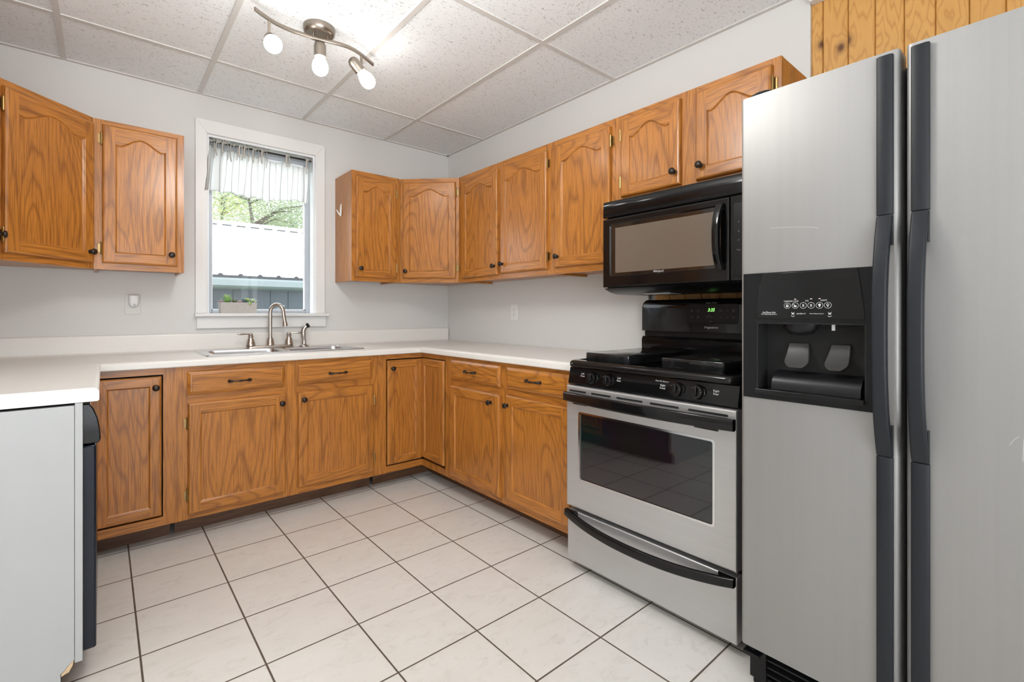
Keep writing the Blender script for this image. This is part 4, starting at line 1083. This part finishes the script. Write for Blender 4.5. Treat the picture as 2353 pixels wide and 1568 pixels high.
# grille and hinge covers
b = MB(); b.box(0.002, FW-0.002, -0.735, -0.7425, 0.028, 0.150)
b.box(0.004, 0.050, -0.765, -0.735, 0.030, 0.1495); b.box(0.050, FW-0.004, -0.757, -0.735, 0.030, 0.040); b.box(0.050, FW-0.004, -0.757, -0.735, 0.138, 0.1495)
for k in range(4): b.prism([(-0.760, 0.052+0.022*k), (-0.742, 0.060+0.022*k), (-0.742, 0.066+0.022*k), (-0.762, 0.058+0.022*k)], 'x', 0.050, FW-0.004)
b.box(0.006, FW-0.006, -0.745, -0.735, 0.0005, 0.028)
gr = b.build('base_grille', BLACKP, fr, bevel=0.001)
b = MB(); b.box(0.004, 0.050, -0.815, -0.7655, 0.126, 0.132); b.lathe([(0.010, 0.132), (0.010, 0.1545)], (0.022, -0.792, 0), (0, 0, 1), 12); b.build('lower_hinge', BLACKP, fr, bevel=0.001)
for x in (0.045, FW-0.045):
    b = MB(); L = []
    for z, k in ((FZ1+0.0005, 0), (FZ1+0.012, 0.002), (FZ1+0.018, 0.010), (FZ1+0.020, 0.020)):
        L.append([(p[0], p[1], z) for p in rrect(x-0.034+k, x+0.040-k, -0.806+k, -0.640-k, 0.026-k*.5, 5)])
    b.loft(L); b.build('hinge_cover', BLACKP, fr, angle=50)

# ------------------------------------------------------------------ sink and tap
sk = thing('kitchen_sink', 'double-bowl stainless steel sink set in the worktop below the window', 'sink', (-1.427, -0.297, CZ1))
sx, sy = 0.440, 0.238
b = MB()
lo = lambda x0, x1, y0, y1, r, z: [(p[0], p[1], z) for p in rrect(x0, x1, y0, y1, r, 6)]
# rim plate with two rounded openings: built from strips round each bowl
bowls = [(-0.395, -0.012, -0.190, 0.120), (0.012, 0.395, -0.190, 0.120)]
b.loft([lo(-sx, sx, -sy, sy, 0.012, 0.0005), lo(-sx+0.004, sx-0.004, -sy+0.004, sy-0.004, 0.012, 0.006)], 0, cap=False)
b.loft([lo(-sx+0.004, sx-0.004, -sy+0.004, sy-0.004, 0.012, 0.006), lo(-sx+0.010, sx-0.010, -sy+0.010, sy-0.010, 0.012, 0.0062)], 0, cap=False)
def plate(x0, x1, y0, y1): b.quad((x0, y0, 0.0062), (x1, y0, 0.0062), (x1, y1, 0.0062), (x0, y1, 0.0062))
ix, iy = sx-0.010, sy-0.010
plate(-ix, ix, 0.120, iy); plate(-ix, ix, -iy, -0.190); plate(-ix, -0.395, -0.190, 0.120); plate(0.395, ix, -0.190, 0.120); plate(-0.012, 0.012, -0.190, 0.120)
for x0, x1, y0, y1 in bowls:
    hole = rrect(x0, x1, y0, y1, 0.045, 6); outer = [(x1, y1), (x0, y1), (x0, y0), (x1, y0)]; n = 7
    for q_ in range(4):
        seg = hole[q_*n:(q_+1)*n]; c = outer[q_]
        for i in range(n-1): b.add([(c[0], c[1], 0.0062), (seg[i][0], seg[i][1], 0.0062), (seg[i+1][0], seg[i+1][1], 0.0062)], [(0, 1, 2)])
    L = [lo(x0, x1, y0, y1, 0.045, 0.0062), lo(x0+0.002, x1-0.002, y0+0.002, y1-0.002, 0.045, 0.003), lo(x0+0.005, x1-0.005, y0+0.005, y1-0.005, 0.046, -0.01), lo(x0+0.010, x1-0.010, y0+0.010, y1-0.010, 0.05, -0.15), lo(x0+0.030, x1-0.030, y0+0.030, y1-0.030, 0.05, -0.178), lo(x0+0.10, x1-0.10, y0+0.10, y1-0.10, 0.04, -0.182)]
    b.loft(L[:-1], 0, cap=False); b.loft(L[-2:], 0, cap=False)
    b.add(L[-1], [tuple(range(len(L[-1])))])
b.build('basin', SINKM, sk, angle=50)
for x0, x1, y0, y1 in bowls:
    b = MB(); b.lathe([(0.0, -0.1780), (0.020, -0.1780), (0.040, -0.1790), (0.044, -0.1815)], ((x0+x1)/2, (y0+y1)/2, 0), (0, 0, 1), 24); b.build('drain', CHROME, sk)

TZ = CZ1+0.0066; TY = -0.297+0.180
ft = thing('kitchen_tap', 'brushed nickel gooseneck tap with two lever handles behind the sink', 'tap', (-1.452, TY, TZ))
b = MB(); L = []
for z, k in ((0.0, 0), (0.008, 0.0005), (0.014, 0.003), (0.017, 0.008)): L.append([(p[0], p[1], z) for p in rrect(-0.142+k, 0.142-k, -0.028+k, 0.028-k, 0.026-k*.6, 6)])
b.loft(L); b.build('deck_plate', NICKEL, ft, angle=50)
bell = [(0.030, 0.0165), (0.030, 0.020), (0.026, 0.024), (0.0255, 0.030), (0.024, 0.040), (0.019, 0.055), (0.0145, 0.066), (0.0135, 0.072), (0.0165, 0.076), (0.0165, 0.080), (0.012, 0.084)]
b = MB(); b.lathe([(0.026, 0.0165), (0.026, 0.022), (0.0235, 0.026), (0.023, 0.040), (0.019, 0.055), (0.0155, 0.064)], (0, 0, 0), (0, 0, 1), 24)
pts = [(0, 0, 0.06), (0, 0, 0.12), (0, 0, 0.18), (0, 0, 0.215)]
Rg = 0.042; dirx, diry = 0.80, -0.60
for a in range(0, 181, 12):
    s_ = Rg*(1-cos(radians(a))); pts.append((s_*dirx, s_*diry, 0.225+Rg*1.35*sin(radians(a))))
e_ = pts[-1]; pts += [(e_[0]+0.004, e_[1]-0.003, e_[2]-0.035), (e_[0]+0.008, e_[1]-0.005, e_[2]-0.062)]
b.tube(pts, 0.0120, 14)
e_ = pts[-1]; b.lathe([(0.0125, 0), (0.0148, 0.004), (0.0150, 0.020), (0.0165, 0.024), (0.0165, 0.030), (0.010, 0.031)], (e_[0]-0.0016, e_[1]+0.001, e_[2]+0.006), (0.10, -0.07, -1), 16)
b.build('spout', NICKEL, ft, angle=50)
for sgn in (-1, 1):
    b = MB(); x = sgn*0.115
    b.lathe(bell, (x, 0, 0), (0, 0, 1), 20)
    b.lathe([(0.010, 0.084), (0.014, 0.088), (0.013, 0.094), (0.006, 0.098)], (x, 0, 0), (0, 0, 1), 16)
    lv = [(x, 0, 0.090), (x+sgn*0.018, -0.002, 0.092), (x+sgn*0.040, -0.005, 0.094), (x+sgn*0.064, -0.008, 0.0935), (x+sgn*0.078, -0.009, 0.095)]
    b.tube(lv, [0.0055, 0.0050, 0.0085, 0.0095, 0.004], 12, flat=0.7, smooth=4)
    b.build('lever_handle', NICKEL, ft, angle=50)
sp = thing('side_sprayer', 'nickel pull-out sprayer standing right of the sink tap', 'sprayer', (-1.238, TY+0.004, TZ))
b = MB(); b.lathe([(0.027, 0.0), (0.027, 0.005), (0.020, 0.010), (0.0165, 0.016)], (0, 0, 0), (0, 0, 1), 20); b.build('base', NICKEL, sp)
b = MB(); b.tube([(0, 0, 0.012), (0.0, 0, 0.040), (-0.004, 0, 0.075), (-0.004, 0, 0.105), (0.004, -0.004, 0.128), (0.018, -0.010, 0.140)], [0.0150, 0.0135, 0.0155, 0.0165, 0.0160, 0.0150], 16, smooth=4); b.build('spray_wand', NICKEL, sp, angle=50)
b = MB(); b.lathe([(0.0150, 0), (0.0165, 0.006), (0.0165, 0.016), (0.013, 0.018), (0.0, 0.0185)], (0.014, -0.008, 0.137), (0.75, -0.40, 0.52), 18); b.build('spray_head', BLACKP, sp, angle=40)

# ------------------------------------------------------------------ succulent planter on the sill
PX0, PX1 = -1.722, -1.508
pt = thing('planter', 'pale cement trough of small succulents on the window sill', 'planter', ((PX0+PX1)/2, 0.012, WZ0+0.0003))
hw = (PX1-PX0)/2; b = MB()
lo = lambda k, z: [(p[0], p[1], z) for p in rrect(-hw+k, hw-k, -0.042+k, 0.042-k, 0.006, 3)]
b.loft([lo(0.004, 0.0), lo(0.0, 0.070), lo(0.005, 0.070), lo(0.006, 0.062)], 0, cap=False); b.add(lo(0.004, 0.0), [tuple(range(16))]); b.build('trough', CONCRETE, pt, angle=40)
b = MB(); b.add(lo(0.0065, 0.061), [tuple(range(16))]); b.build('gravel', plain('dark_gravel', (0.10, 0.085, 0.07, 1), 0.9, 0.0, 0.5, 220, 0.5), pt, smooth=False)
def succ_mat(name, base, tip):
    m, nt, bs = nmat(name)
    at = nd(nt, 'ShaderNodeAttribute', attribute_name='across')
    nt.links.new(mix_(nt, math_(nt, 'MULTIPLY', at.outputs['Fac'], at.outputs['Fac']), base, tip), bs.inputs['Base Color'])
    bs.inputs['Roughness'].default_value = 0.5; bs.inputs['Subsurface Weight'].default_value = 0.1; bs.inputs['Subsurface Radius'].default_value = (0.01, 0.012, 0.004)
    return m
def rosette(x, y, z, rings, length, width, mat, droop=0.0, seed=1, label=None):
    R = random.Random(seed); b = MB()
    for ri, (n, elev, sc) in enumerate(rings):
        for k in range(n):
            a = 2*pi*(k+0.5*(ri % 2))/n + R.uniform(-.15, .15); e = radians(elev + R.uniform(-7, 7)); L = length*sc*R.uniform(.88, 1.1); wd = width*sc
            pts = []; us = []
            for f, wf, tf in ((0.02, .45, .25), (.30, .9, .34), (.62, 1.0, .30), (.86, .62, .18), (1.0, .06, .04)):
                ee = e + radians(20)*f*(1 if elev < 60 else -.2) - droop*f
                r_ = L*f*cos(ee); zz = L*f*sin(ee)
                cx_, cy_ = x+r_*cos(a), y+r_*sin(a); px_, py_ = -sin(a)*wd*wf*.5, cos(a)*wd*wf*.5; th = wd*tf
                pts += [(cx_+px_, cy_+py_, z+zz+th*.25), (cx_, cy_, z+zz-th*.6), (cx_-px_, cy_-py_, z+zz+th*.25), (cx_, cy_, z+zz+th*.15)]; us += [max(f, 0.01)]*4
            fs = [(i*4+j, i*4+(j+1) % 4, i*4+4+(j+1) % 4, i*4+4+j) for i in range(4) for j in range(4)]
            b.add(pts, fs, 0, us)
    o = b.build('succulent', mat, pt, angle=60)
    if label: o['label'] = label
    return o
SG = succ_mat('bright_green_succulent', (0.12, 0.30, 0.03, 1), (0.40, 0.58, 0.25, 1)); SB = succ_mat('blue_grey_succulent', (0.035, 0.075, 0.085, 1), (0.16, 0.24, 0.26, 1))
SP = succ_mat('pink_succulent', (0.36, 0.16, 0.22, 1), (0.66, 0.50, 0.54, 1)); SL = succ_mat('lime_succulent', (0.22, 0.38, 0.06, 1), (0.60, 0.68, 0.30, 1)); SE = succ_mat('pale_green_succulent', (0.20, 0.34, 0.16, 1), (0.66, 0.72, 0.54, 1)); SD = succ_mat('dark_olive_succulent', (0.06, 0.075, 0.035, 1), (0.22, 0.26, 0.14, 1))
z = 0.062
rosette(-0.060, 0.0, z, [(9, 25, .85), (9, 50, 1.0), (7, 72, 1.0)], 0.060, 0.012, SG, 0, 2, 'spiky bright green succulent')
rosette(-0.098, -0.018, z+0.004, [(7, 15, 1), (6, 45, .85)], 0.024, 0.011, SP, 0, 3, 'small pink succulent at the trough end')
rosette(-0.022, -0.006, z, [(8, 25, 1), (6, 58, .9)], 0.032, 0.012, SD, 0, 4, 'dark olive succulent')
rosette(0.010, -0.016, z, [(8, 18, 1), (7, 48, .85)], 0.028, 0.013, SP, 0, 5, 'pink and cream succulent')
rosette(0.036, -0.004, z, [(8, 25, 1), (7, 52, .95)], 0.034, 0.012, SB, 0, 6, 'blue-grey succulent')
rosette(0.056, 0.004, z+0.016, [(8, 10, .9), (7, 45, 1), (5, 70, .8)], 0.026, 0.012, SL, 0, 7, 'lime green succulent')
rosette(0.086, -0.002, z+0.002, [(10, 18, 1), (9, 45, .95), (6, 70, .8)], 0.038, 0.012, SE, 0, 8, 'pale green rosette succulent')
rosette(0.062, -0.040, z+0.012, [(6, -20, 1), (5, -45, 1.1)], 0.024, 0.008, SL, 0.9, 9, 'trailing lime sprig over the front')

# ------------------------------------------------------------------ curtain on its rod
RZ = 2.238; RY = 0.030
b = MB(); b.tube([(WX0+0.0125, RY, RZ), (WX1-0.0125, RY, RZ)], 0.0062, 12); b.lathe([(0.010, 0), (0.010, 0.008)], (WX0+0.0123, RY, RZ), (1, 0, 0), 12); b.lathe([(0.010, 0), (0.010, 0.008)], (WX1-0.0123, RY, RZ), (-1, 0, 0), 12)
tag(b.build('curtain_rod', BRONZE), 'thin dark tension rod across the top of the window', 'curtain rod')
def linen():
    m, nt, bs = nmat('striped_white_linen')
    at = nd(nt, 'ShaderNodeAttribute', attribute_name='across')
    fr_ = math_(nt, 'FRACT', math_(nt, 'MULTIPLY', at.outputs['Fac'], 18.0))
    d = math_(nt, 'ABSOLUTE', math_(nt, 'SUBTRACT', fr_, 0.5))
    line = ramp_(nt, d, [(0.020, 1.0), (0.045, 0.0)])
    wv = noise_(nt, coord(nt, (900, 900, 900)), 1.0, 1.0)
    c = mix_(nt, line, mix_(nt, wv, (0.88, 0.88, 0.87, 1), (0.93, 0.93, 0.92, 1)), (0.46, 0.46, 0.47, 1))
    nt.links.new(c, bs.inputs['Base Color']); bs.inputs['Roughness'].default_value = 0.9
    tr = nd(nt, 'ShaderNodeBsdfTranslucent'); nt.links.new(c, tr.inputs[0])
    x = nd(nt, 'ShaderNodeMixShader'); x.inputs[0].default_value = 0.80
    nt.links.new(bs.outputs[0], x.inputs[1]); nt.links.new(tr.outputs[0], x.inputs[2]); nt.links.new(x.outputs[0], nt.nodes['Material Output'].inputs[0])
    return m
LINEN = linen(); TIE = plain('grey_linen_tie', (0.56, 0.53, 0.49, 1), 0.9, 0.0, 0.12, 300)
cu = thing('window_valance', 'short white striped linen valance tied to the window rod', 'curtain', (-1.46, RY, RZ))
cx, cy, cz = -1.46, RY, RZ
TX = [(-1.762, 0), (-1.722, 1), (-1.690, 1), (-1.636, 0), (-1.600, 0), (-1.567, 1), (-1.510, 0), (-1.462, 1), (-1.308, 0), (-1.172, 1)]
NX, NZ = 220, 26; pts = []; us = []
ktop = [(-1.786, 2.200), (-1.762, 2.206), (-1.690, 2.196), (-1.636, 2.196), (-1.567, 2.186), (-1.510, 2.186), (-1.462, 2.205), (-1.400, 2.176), (-1.308, 2.190), (-1.240, 2.172), (-1.172, 2.192), (-1.155, 2.188)]
def itp(K, x):
    for (a, va), (c, vc) in zip(K, K[1:]):
        if x <= c: f = max(0, (x-a)/(c-a)); f = f*f*(3-2*f); return va+(vc-va)*f
    return K[-1][1]
for j in range(NZ):
    g = j/(NZ-1)
    for i in range(NX):
        f = i/(NX-1); xt = -1.786+f*0.631; xb = -1.806+f*0.644
        zt_ = itp(ktop, xt); zb_ = 1.910+0.016*f+0.010*sin(f*9)+0.004*sin(31*f)
        amp = (0.013+0.010*(1-f))*(0.55+0.45*g)
        y = RY-0.010-amp*sin(f*62+1.2*sin(f*13)) - 0.006*sin(f*17+1) - (0.050*max(0, 1-f/0.10)**1.2)*g**1.4
        x = xt+(xb-xt)*g + 0.006*sin(f*40+3*g)*g
        pts.append((x-cx, min(y, 0.064)-cy, zt_+(zb_-zt_)*g-cz)); us.append(0.02+0.96*f)
b = MB(); b.add(pts, [(j*NX+i, j*NX+i+1, (j+1)*NX+i+1, (j+1)*NX+i) for j in range(NZ-1) for i in range(NX-1)], 0, us)
o = b.build('fabric', LINEN, cu, angle=180); md_ = o.modifiers.new('cloth', 'SOLIDIFY'); md_.thickness = 0.0008
R = random.Random(11)
for k, (tx, style) in enumerate(TX):
    b = MB(); zt_ = itp(ktop, tx); x = tx-cx
    loop = [(x, -0.010, zt_-cz-0.012), (x-0.002, -0.012, (zt_-cz)*.5), (x, -0.010, 0.004), (x+0.001, 0.002, 0.011), (x+0.003, 0.011, 0.002), (x+0.003, 0.008, (zt_-cz)*.6), (x+0.003, -0.002, zt_-cz-0.008)]
    b.tube(loop, 0.0085, 8, flat=0.16, smooth=4)
    for sgn in (-1, 1):
        L_ = R.uniform(0.05, 0.10); sp_ = R.uniform(0.008, 0.022)
        tail = [(x+sgn*0.002, -0.014, -0.006), (x+sgn*sp_*.7, -0.024, 0.004), (x+sgn*sp_, -0.026, -0.016), (x+sgn*sp_*1.1, -0.024, -0.016-L_*.5), (x+sgn*sp_*.8, -0.028, -0.016-L_)]
        b.tube(tail, 0.0062, 8, flat=0.2, smooth=5)
        if style:
            hb = R.uniform(0.8, 1.5); bw = [(x, -0.015, 0.0), (x+sgn*0.010*hb, -0.021, 0.014), (x+sgn*0.024*hb, -0.022, 0.017), (x+sgn*0.030*hb, -0.022, 0.009), (x+sgn*0.018*hb, -0.022, 0.0), (x, -0.017, -0.003)]
            b.tube(bw, 0.0048, 8, flat=0.2, smooth=6)
    b.build('tie', TIE, cu, angle=180)

# ------------------------------------------------------------------ ceiling light
cl = thing('track_light', 'wavy nickel ceiling track light with three lit bulbs', 'ceiling light', (-1.497, -1.175, HC))
b = MB(); b.lathe([(0.0, -0.0006), (0.071, -0.0006), (0.071, -0.018), (0.068, -0.030), (0.060, -0.037), (0.0, -0.038)], (0, 0, 0), (0, 0, 1), 36); b.build('canopy', SATIN, cl, angle=40)
b = MB()
BP = [(-1.790, -1.240), (-1.761, -1.221), (-1.717, -1.198), (-1.671, -1.182), (-1.622, -1.176), (-1.566, -1.180), (-1.499, -1.190), (-1.443, -1.203), (-1.393, -1.211), (-1.343, -1.206), (-1.277, -1.178), (-1.206, -1.135)]
P = [(p[0]+1.497, p[1]+1.175, -0.0615) for p in BP]
# smooth the wave
Q = []
for i in range(len(P)-1):
    p0, p1, p2, p3 = P[max(i-1, 0)], P[i], P[i+1], P[min(i+2, len(P)-1)]
    for s_ in range(5):
        t_ = s_/5
        Q.append(tuple(0.5*((2*p1[k])+(-p0[k]+p2[k])*t_+(2*p0[k]-5*p1[k]+4*p2[k]-p3[k])*t_*t_+(-p0[k]+3*p1[k]-3*p2[k]+p3[k])*t_**3) for k in range(3)))
Q.append(P[-1])
L = []
for i, q_ in enumerate(Q):
    a_ = Q[max(i-1, 0)]; c_ = Q[min(i+1, len(Q)-1)]; dx, dy = c_[0]-a_[0], c_[1]-a_[1]; n_ = sqrt(dx*dx+dy*dy); nx, ny = -dy/n_, dx/n_
    L.append([(q_[0]+nx*p[0], q_[1]+ny*p[0], q_[2]+p[1]) for p in rrect(-0.0045, 0.0045, -0.009, 0.009, 0.003, 2)])
b.loft(L)
for s_ in (-0.03, 0.035): b.lathe([(0.006, -0.037), (0.006, -0.056)], (s_, -0.013, 0), (0, 0, 1), 10)
b.build('wave_bar', SATIN, cl, angle=50)
from mathutils import Vector
for (hx, hy, stem, ax) in ((-1.724, -1.201, 0.095, (-0.10, -0.80, -0.60)), (-1.499, -1.190, 0.004, (0.0, -0.04, -1)), (-1.292, -1.186, 0.052, (0.62, -0.18, -0.76))):
    hd = thing('spotlight_head', '', 'x'); del hd['label']; del hd['category']; hd.parent = cl
    px_, py_ = hx+1.497, hy+1.175
    A = Vector(ax).normalized(); j = Vector((px_, py_, -0.070-stem))
    if stem > 0.01:
        b = MB(); b.box(px_-0.006, px_+0.006, py_-0.003, py_+0.003, -0.070-stem-0.006, -0.0705); b.lathe([(0.0055, -0.006), (0.0055, 0.006)], (px_, py_, -0.070-stem), (1, 0, 0), 10); b.build('stem', SATIN, hd, angle=40)
        off = Vector((0, 0, 1)).cross(A); off = off.normalized()*0.0 if off.length < 1e-3 else off.normalized()*0.0
        o_ = j - A*0.036 + Vector((-0.030 if ax[0] > 0.3 else 0.0, 0, 0.0)) + (Vector((0, -0.028, 0)) if ax[1] < -0.5 else Vector((0, 0, 0)))
    else: o_ = j - A*0.002
    b = MB(); b.lathe([(0.0, 0.0), (0.012, 0.001), (0.021, 0.007), (0.026, 0.018), (0.0275, 0.030), (0.0275, 0.078), (0.0235, 0.078), (0.0235, 0.055), (0.0, 0.054)], tuple(o_), tuple(A), 28)
    b.build('socket', SATIN, hd, angle=40)
    b = MB(); b.lathe([(0.0, 0.056), (0.019, 0.057), (0.0205, 0.079), (0.027, 0.092), (0.0345, 0.110), (0.0365, 0.126), (0.034, 0.142), (0.026, 0.155), (0.013, 0.163), (0.0, 0.1655)], tuple(o_), tuple(A), 28)
    b.build('bulb', BULB, hd, angle=80)

# ------------------------------------------------------------------ wall fittings
ol = thing('power_outlet', 'white duplex outlet on the right wall below the cabinets', 'outlet', (-0.0002, -0.883, 1.151), -pi/2)
b = MB(); b.prism(rrect(-0.035, 0.035, -0.058, 0.058, 0.004), 'y', -0.006, 0.0); b.build('cover_plate', WHITEPL, ol, bevel=0.0015)
for z in (-0.0195, 0.0195):
    b = MB(); b.prism(rrect(-0.017, 0.017, z-0.014, z+0.014, 0.010), 'y', -0.0078, -0.0062); s_ = b.build('socket_face', WHITEPL, ol, bevel=0.0005)
    b = MB(); b.box(-0.0075, -0.0055, -0.0083, -0.0079, z-0.002, z+0.007); b.box(0.0055, 0.0075, -0.0083, -0.0079, z-0.001, z+0.006); b.lathe([(0.0022, 0), (0.0022, 0.0004)], (0, -0.0079, z-0.008), (0, -1, 0), 8); b.build('slots', BLACKF, s_, smooth=False)
b = MB(); b.lathe([(0.003, 0), (0.0025, 0.001), (0, 0.0012)], (0, -0.0061, 0), (0, -1, 0), 10); b.build('screw', CHROME, ol)
o2 = thing('wall_plate', 'painted-over cover plate on the back wall left of the window', 'wall plate', (-2.154, -0.0002, 1.196))
b = MB(); b.prism(rrect(-0.036, 0.036, -0.058, 0.058, 0.004), 'y', -0.006, 0.0); b.build('cover_plate', WALL, o2, bevel=0.0015)
o3 = thing('plug_in_freshener', 'small white rounded plug-in device on the left wall plate', 'plug-in device', (-2.150, -0.0066, 1.215))
b = MB(); L = []
for y, k in ((0.0, 0.0), (-0.016, 0.0), (-0.026, 0.004), (-0.030, 0.010)): L.append([(p[0], y, p[1]) for p in [(-0.024+k, 0.036-k*.5), (-0.024+k, -0.010), (-0.018+k*.7, -0.028+k*.4), (-0.008, -0.036+k), (0.008, -0.036+k), (0.018-k*.7, -0.028+k*.4), (0.024-k, -0.010), (0.024-k, 0.036-k*.5)]])
b.loft(L); b.build('housing', WHITEPL, o3, angle=35)
b = MB(); b.lathe([(0.007, 0), (0.007, 0.003), (0.0045, 0.0035), (0.0, 0.0025)], (0.002, -0.030, -0.022), (0, -1, 0), 14); b.build('dial', plain('grey_dial', (0.45, 0.45, 0.45, 1), 0.4), o3)
hk = thing('wall_hook', 'small white check-shaped hook on the oak cabinet side right of window', 'hook', (-0.9828, -0.122, 1.885))
b = MB()
b.tube([(-0.004, -0.004, 0.042), (-0.006, -0.004, 0.010), (-0.006, -0.002, -0.034), (-0.005, 0.0, -0.044)], [0.0065, 0.0115, 0.0115, 0.006], 10, flat=0.45)
b.tube([(-0.006, -0.001, -0.042), (-0.014, 0.016, -0.022), (-0.022, 0.034, 0.004)], [0.0085, 0.0075, 0.0042], 10, flat=0.6)
b.build('hook', WHITEPL, hk, angle=60)

# added pendant behind the camera, put there to light the ceiling
dpd = thing('fill_pendant', 'added globe pendant lamp out of view, brightening the ceiling', 'pendant lamp', (-3.7, -4.3, HC))
b = MB(); b.lathe([(0, -0.0006), (0.06, -0.0006), (0.055, -0.02), (0, -0.022)], (0, 0, 0), (0, 0, 1), 24); b.build('canopy', SATIN, dpd)
b = MB(); b.tube([(0, 0, -0.022), (0, 0, -0.46)], 0.004, 8); b.build('cord', BLACKP, dpd)
b = MB(); b.lathe([(0.17*sin(radians(a)), -0.63+0.17*cos(radians(a))) for a in range(0, 181, 10)], (0, 0, 0), (0, 0, 1), 32); b.build('fill_globe_shade', emit('fill_pendant_glow', (1.0, 0.95, 0.89, 1), 8.0), dpd, angle=80)

fl_ = thing('fill_globe_light', 'added globe light out of view, brightening the kitchen', 'ceiling light', (-1.76, -2.20, HC))  # unseen globe added to brighten floor, worktops and ceiling
b = MB(); b.lathe([(0, -0.0006), (0.07, -0.0006), (0.065, -0.02), (0.012, -0.026), (0.012, -0.118), (0, -0.12)], (0, 0, 0), (0, 0, 1), 28); b.build('stem', SATIN, fl_)
b = MB(); b.lathe([(0.15*sin(radians(a)), -0.262+0.15*cos(radians(a))) for a in range(0, 181, 10)], (0, 0, 0), (0, 0, 1), 32); b.build('fill_globe_shade', emit('fill_globe_glow', (1.0, 0.98, 0.95, 1), FILL_GLOBE_STRENGTH), fl_, angle=80)
